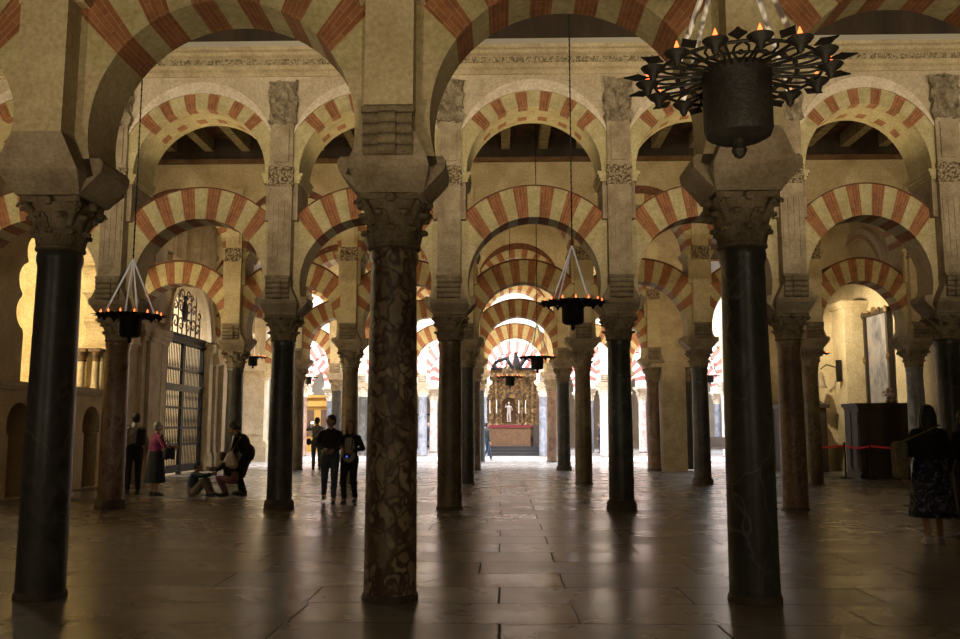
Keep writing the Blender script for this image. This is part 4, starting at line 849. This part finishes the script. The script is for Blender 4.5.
bag(r_, 'handbag', (.33, .12, .86), (.12, .24, .26), (.02, .018, .02), [(.3, .05, .98), (.2, .0, 1.26), (.3, .2, .98)])
kid = dict(pel=(0, -.12, .12), chest=(0, -.1, .42), neck=(0, -.04, .60), head=(0, .02, .76), shL=(-.13, -.06, .56), elL=(-.16, .14, .50), haL=(-.12, .36, .55), shR=(.13, -.06, .56), elR=(.16, .16, .52), haR=(.08, .38, .58), hiL=(-.09, -.05, .12), knL=(-.12, .22, .42), anL=(-.10, .38, .10), hiR=(.09, -.05, .12), knR=(.12, .20, .40), anR=(.10, .34, .10))
person('Child in a dark blue jacket sitting on the floor facing another child', (-6.78, 17.9, 0), -pi / 2, 1.35, kid, top=(.03, .05, .08), bottom=(.20, .16, .12), hair=(.015, .01, .01), w=1.1)
sq = dict(pel=(0, -.18, .42), chest=(0, -.02, .70), neck=(0, .08, .86), head=(0, .14, 1.0), shL=(-.13, .06, .81), elL=(-.17, .22, .66), haL=(-.10, .42, .68), shR=(.13, .06, .81), elR=(.17, .24, .68), haR=(.10, .44, .70), hiL=(-.09, -.14, .40), knL=(-.13, .18, .46), anL=(-.11, .0, .09), hiR=(.09, -.14, .40), knR=(.13, .20, .44), anR=(.11, .03, .09))
person('Child in a dark top and pink leggings crouching beside the bending adult', (-6.22, 18.05, 0), pi / 2, 1.35, sq, top=(.025, .02, .025), bottom=(.30, .14, .18), hair=(.05, .025, .015), hairlen=.1)
bend = dict(pel=(0, -.08, .80), chest=(0, .04, 1.08), neck=(0, .14, 1.24), head=(0, .24, 1.36), shL=(-.16, .12, 1.17), elL=(-.20, .20, .88), haL=(-.16, .34, .68), shR=(.16, .12, 1.17), elR=(.20, .22, .90), haR=(.14, .36, .70), hiL=(-.09, -.07, .78), knL=(-.10, .08, .44), anL=(-.12, -.06, .09), hiR=(.09, -.07, .78), knR=(.11, .10, .42), anR=(.12, .08, .09))
r_, D = person('Person in a long dark coat bending over two children with a white bag', (-5.95, 18.3, 0), pi / 2, 1.74, bend, top=(.014, .013, .018), bottom=(.012, .012, .014), hair=(.015, .01, .01), coat=.98, nod=-.6, w=1.15, hairlen=.06)
m = M()
for i in range(5): cap_part(m, (-.30, .16 + .02 * i, .88 - .01 * i), .03, (-.30, .10 + .05 * i, .62), .075, (.9, 1))
wb = mat('white_cloth_bag', (.62, .57, .54), .8, build=mottled((.5, .46, .43), (.66, .61, .58), 8, .3)); remeshed('white_bag', m, wb, r_, .012); link('strap', M().tube([(-.30, .2, .88), (-.24, .16, 1.22), (-.2, .02, 1.2), (-.30, .18, .88)], .014, 6).mesh('strap', wb, True), r_)
walk = dict(knL=(-.09, .12, .50), anL=(-.08, .10, .09), knR=(.10, .06, .49), anR=(.12, -.20, .14), elL=(-.26, -.02, 1.12), haL=(-.06, .20, 1.02), elR=(.26, -.04, 1.12), haR=(.10, .22, 1.04))
person('Person in a dark jacket and jeans walking left of the breccia column, head turned', (-3.78, 16.45, 0), pi + .15, 1.62, walk, top=(.018, .017, .022), bottom=(.08, .095, .13), hair=(.02, .013, .01), headdir=-.9, coat=.18, w=1.12)
wlk = dict(knL=(-.09, .06, .49), anL=(-.10, -.10, .10), knR=(.10, .12, .50), anR=(.08, .12, .09), elL=(-.27, -.02, 1.12), haL=(-.10, .22, 1.08), elR=(.27, 0, 1.12), haR=(.14, .20, 1.15))
r_, D = person('Person in a pale top and black cardigan with a camera round the neck, walking', (-3.40, 16.4, 0), pi - .1, 1.52, wlk, top=(.02, .018, .02), bottom=(.012, .012, .014), hair=(.12, .06, .035), hairlen=.14)
m = M(); s = 1.52 / 1.7; cap_part(m, Vector((0, .075, .93)) * s, .10 * s, Vector((0, .075, 1.27)) * s, .085 * s, (1.35, .72)); remeshed('top', m, mat('pale_top', (.33, .30, .28), .85), r_, .012)
m = M(); m.box(-.06, .06, .20, .25, .84, .92).lathe([(.03, .0), (.03, .05)], 12); m2 = M().box(-.06, .06, .17, .22, .84, .92); link('camera', m2.mesh('camera', IRON), r_)
link('camera_light', M().ball((0, .225, .86), .018, 8).mesh('camera_light', mat('blue_display', (.05, .1, .9), .3, emit=((.08, .15, 1), 1.2))), r_)
link('neck_strap', M().tube([(-.06, .18, .9), (-.08, .1, 1.2), (-.03, -.05, 1.29)], .008, 5).tube([(.06, .18, .9), (.08, .1, 1.2), (.03, -.05, 1.29)], .008, 5).mesh('neck_strap', IRON), r_)
ph = dict(elL=(-.30, .16, 1.30), haL=(-.22, .34, 1.50), elR=(.24, .14, 1.16), haR=(.0, .36, 1.48))
r_, D = person('Person in a grey shirt taking a photograph with raised hands, black shoulder bag', (-6.72, 29.2, 0), .3, 1.72, ph, top=(.26, .24, .21), bottom=(.07, .065, .06), hair=(.02, .015, .01))
bag(r_, 'shoulder_bag', (-.27, -.02, .92), (.14, .28, .22), (.015, .015, .015), [(-.26, -.1, 1.0), (0, -.17, 1.25), (.15, -.08, 1.44)])
link('phone', M().box(-.21, -.07, .42, .44, 1.50, 1.60).mesh('phone', IRON), r_); link('phone_screen', M().box(-.20, -.08, .413, .42, 1.51, 1.59).mesh('phone_screen', mat('lit_screen', (1, .95, .85), .4, emit=((1, .93, .8), 3))), r_)
person('Person in a teal jacket and jeans walking past the altar steps', (-1.2, 37.0, 0), -pi / 2 + .4, 1.6, dict(knL=(-.09, .16, .50), anL=(-.09, .26, .10), knR=(.09, .0, .49), anR=(.09, -.26, .14)), top=(.03, .05, .05), bottom=(.06, .09, .15), shoe=(.5, .45, .42), hair=(.03, .02, .02))
skm = mat('navy_print_skirt', (.03, .03, .07), .85, build=lambda nt, b: nt.links.new(ramp(nt, noise(nt, coords(nt), 9, 3, .6, 2.0), [(.45, (.010, .010, .022)), (.56, (.05, .05, .10)), (.62, (.20, .20, .26))]), b.inputs['Base Color']))
r_, D = person('Person with long dark hair, black top and navy patterned skirt walking away at the right', (4.62, 10.85, 0), -.1, 1.66, dict(knL=(-.09, .04, .49), anL=(-.10, -.08, .10), knR=(.09, .08, .49), anR=(.09, .06, .09), shL=(-.16, 0, 1.35), shR=(.16, 0, 1.35), elL=(-.23, .0, 1.1), haL=(-.27, .08, .86), elR=(.23, .0, 1.1), haR=(.22, .2, 1.0)), top=(.008, .008, .009), botmat=skm, skirt=.33, shoe=(.45, .43, .42), hair=(.012, .009, .008), hairlen=.26, w=1.14, sleeve=.5, top_len=.2)
bag(r_, 'shoulder_bag', (-.36, -.04, 1.0), (.15, .26, .46), (.20, .16, .07), [(-.34, -.08, 1.22), (-.15, -.2, 1.32), (.08, -.14, 1.42)])
person('Person with brown hair mostly cut off by the right edge of the picture', (5.35, 11.4, 0), .1, 1.62, {}, top=(.02, .018, .025), bottom=(.06, .055, .065), hair=(.06, .025, .015), hairlen=.14)
for i, (x, y) in enumerate(((4.9, 49.0), (5.35, 50.2), (-4.9, 52.0))):
    person(('Tiny dark-clothed person far beyond the third black column, nearer of two', 'Tiny dark-clothed person far beyond the third black column, farther of two', 'Tiny dark-clothed person far away left of the aisle near the railing')[i], (x, y, 0), 1.2 + i, 1.68, top=(.02, .02, .03), bottom=(.03, .03, .05))
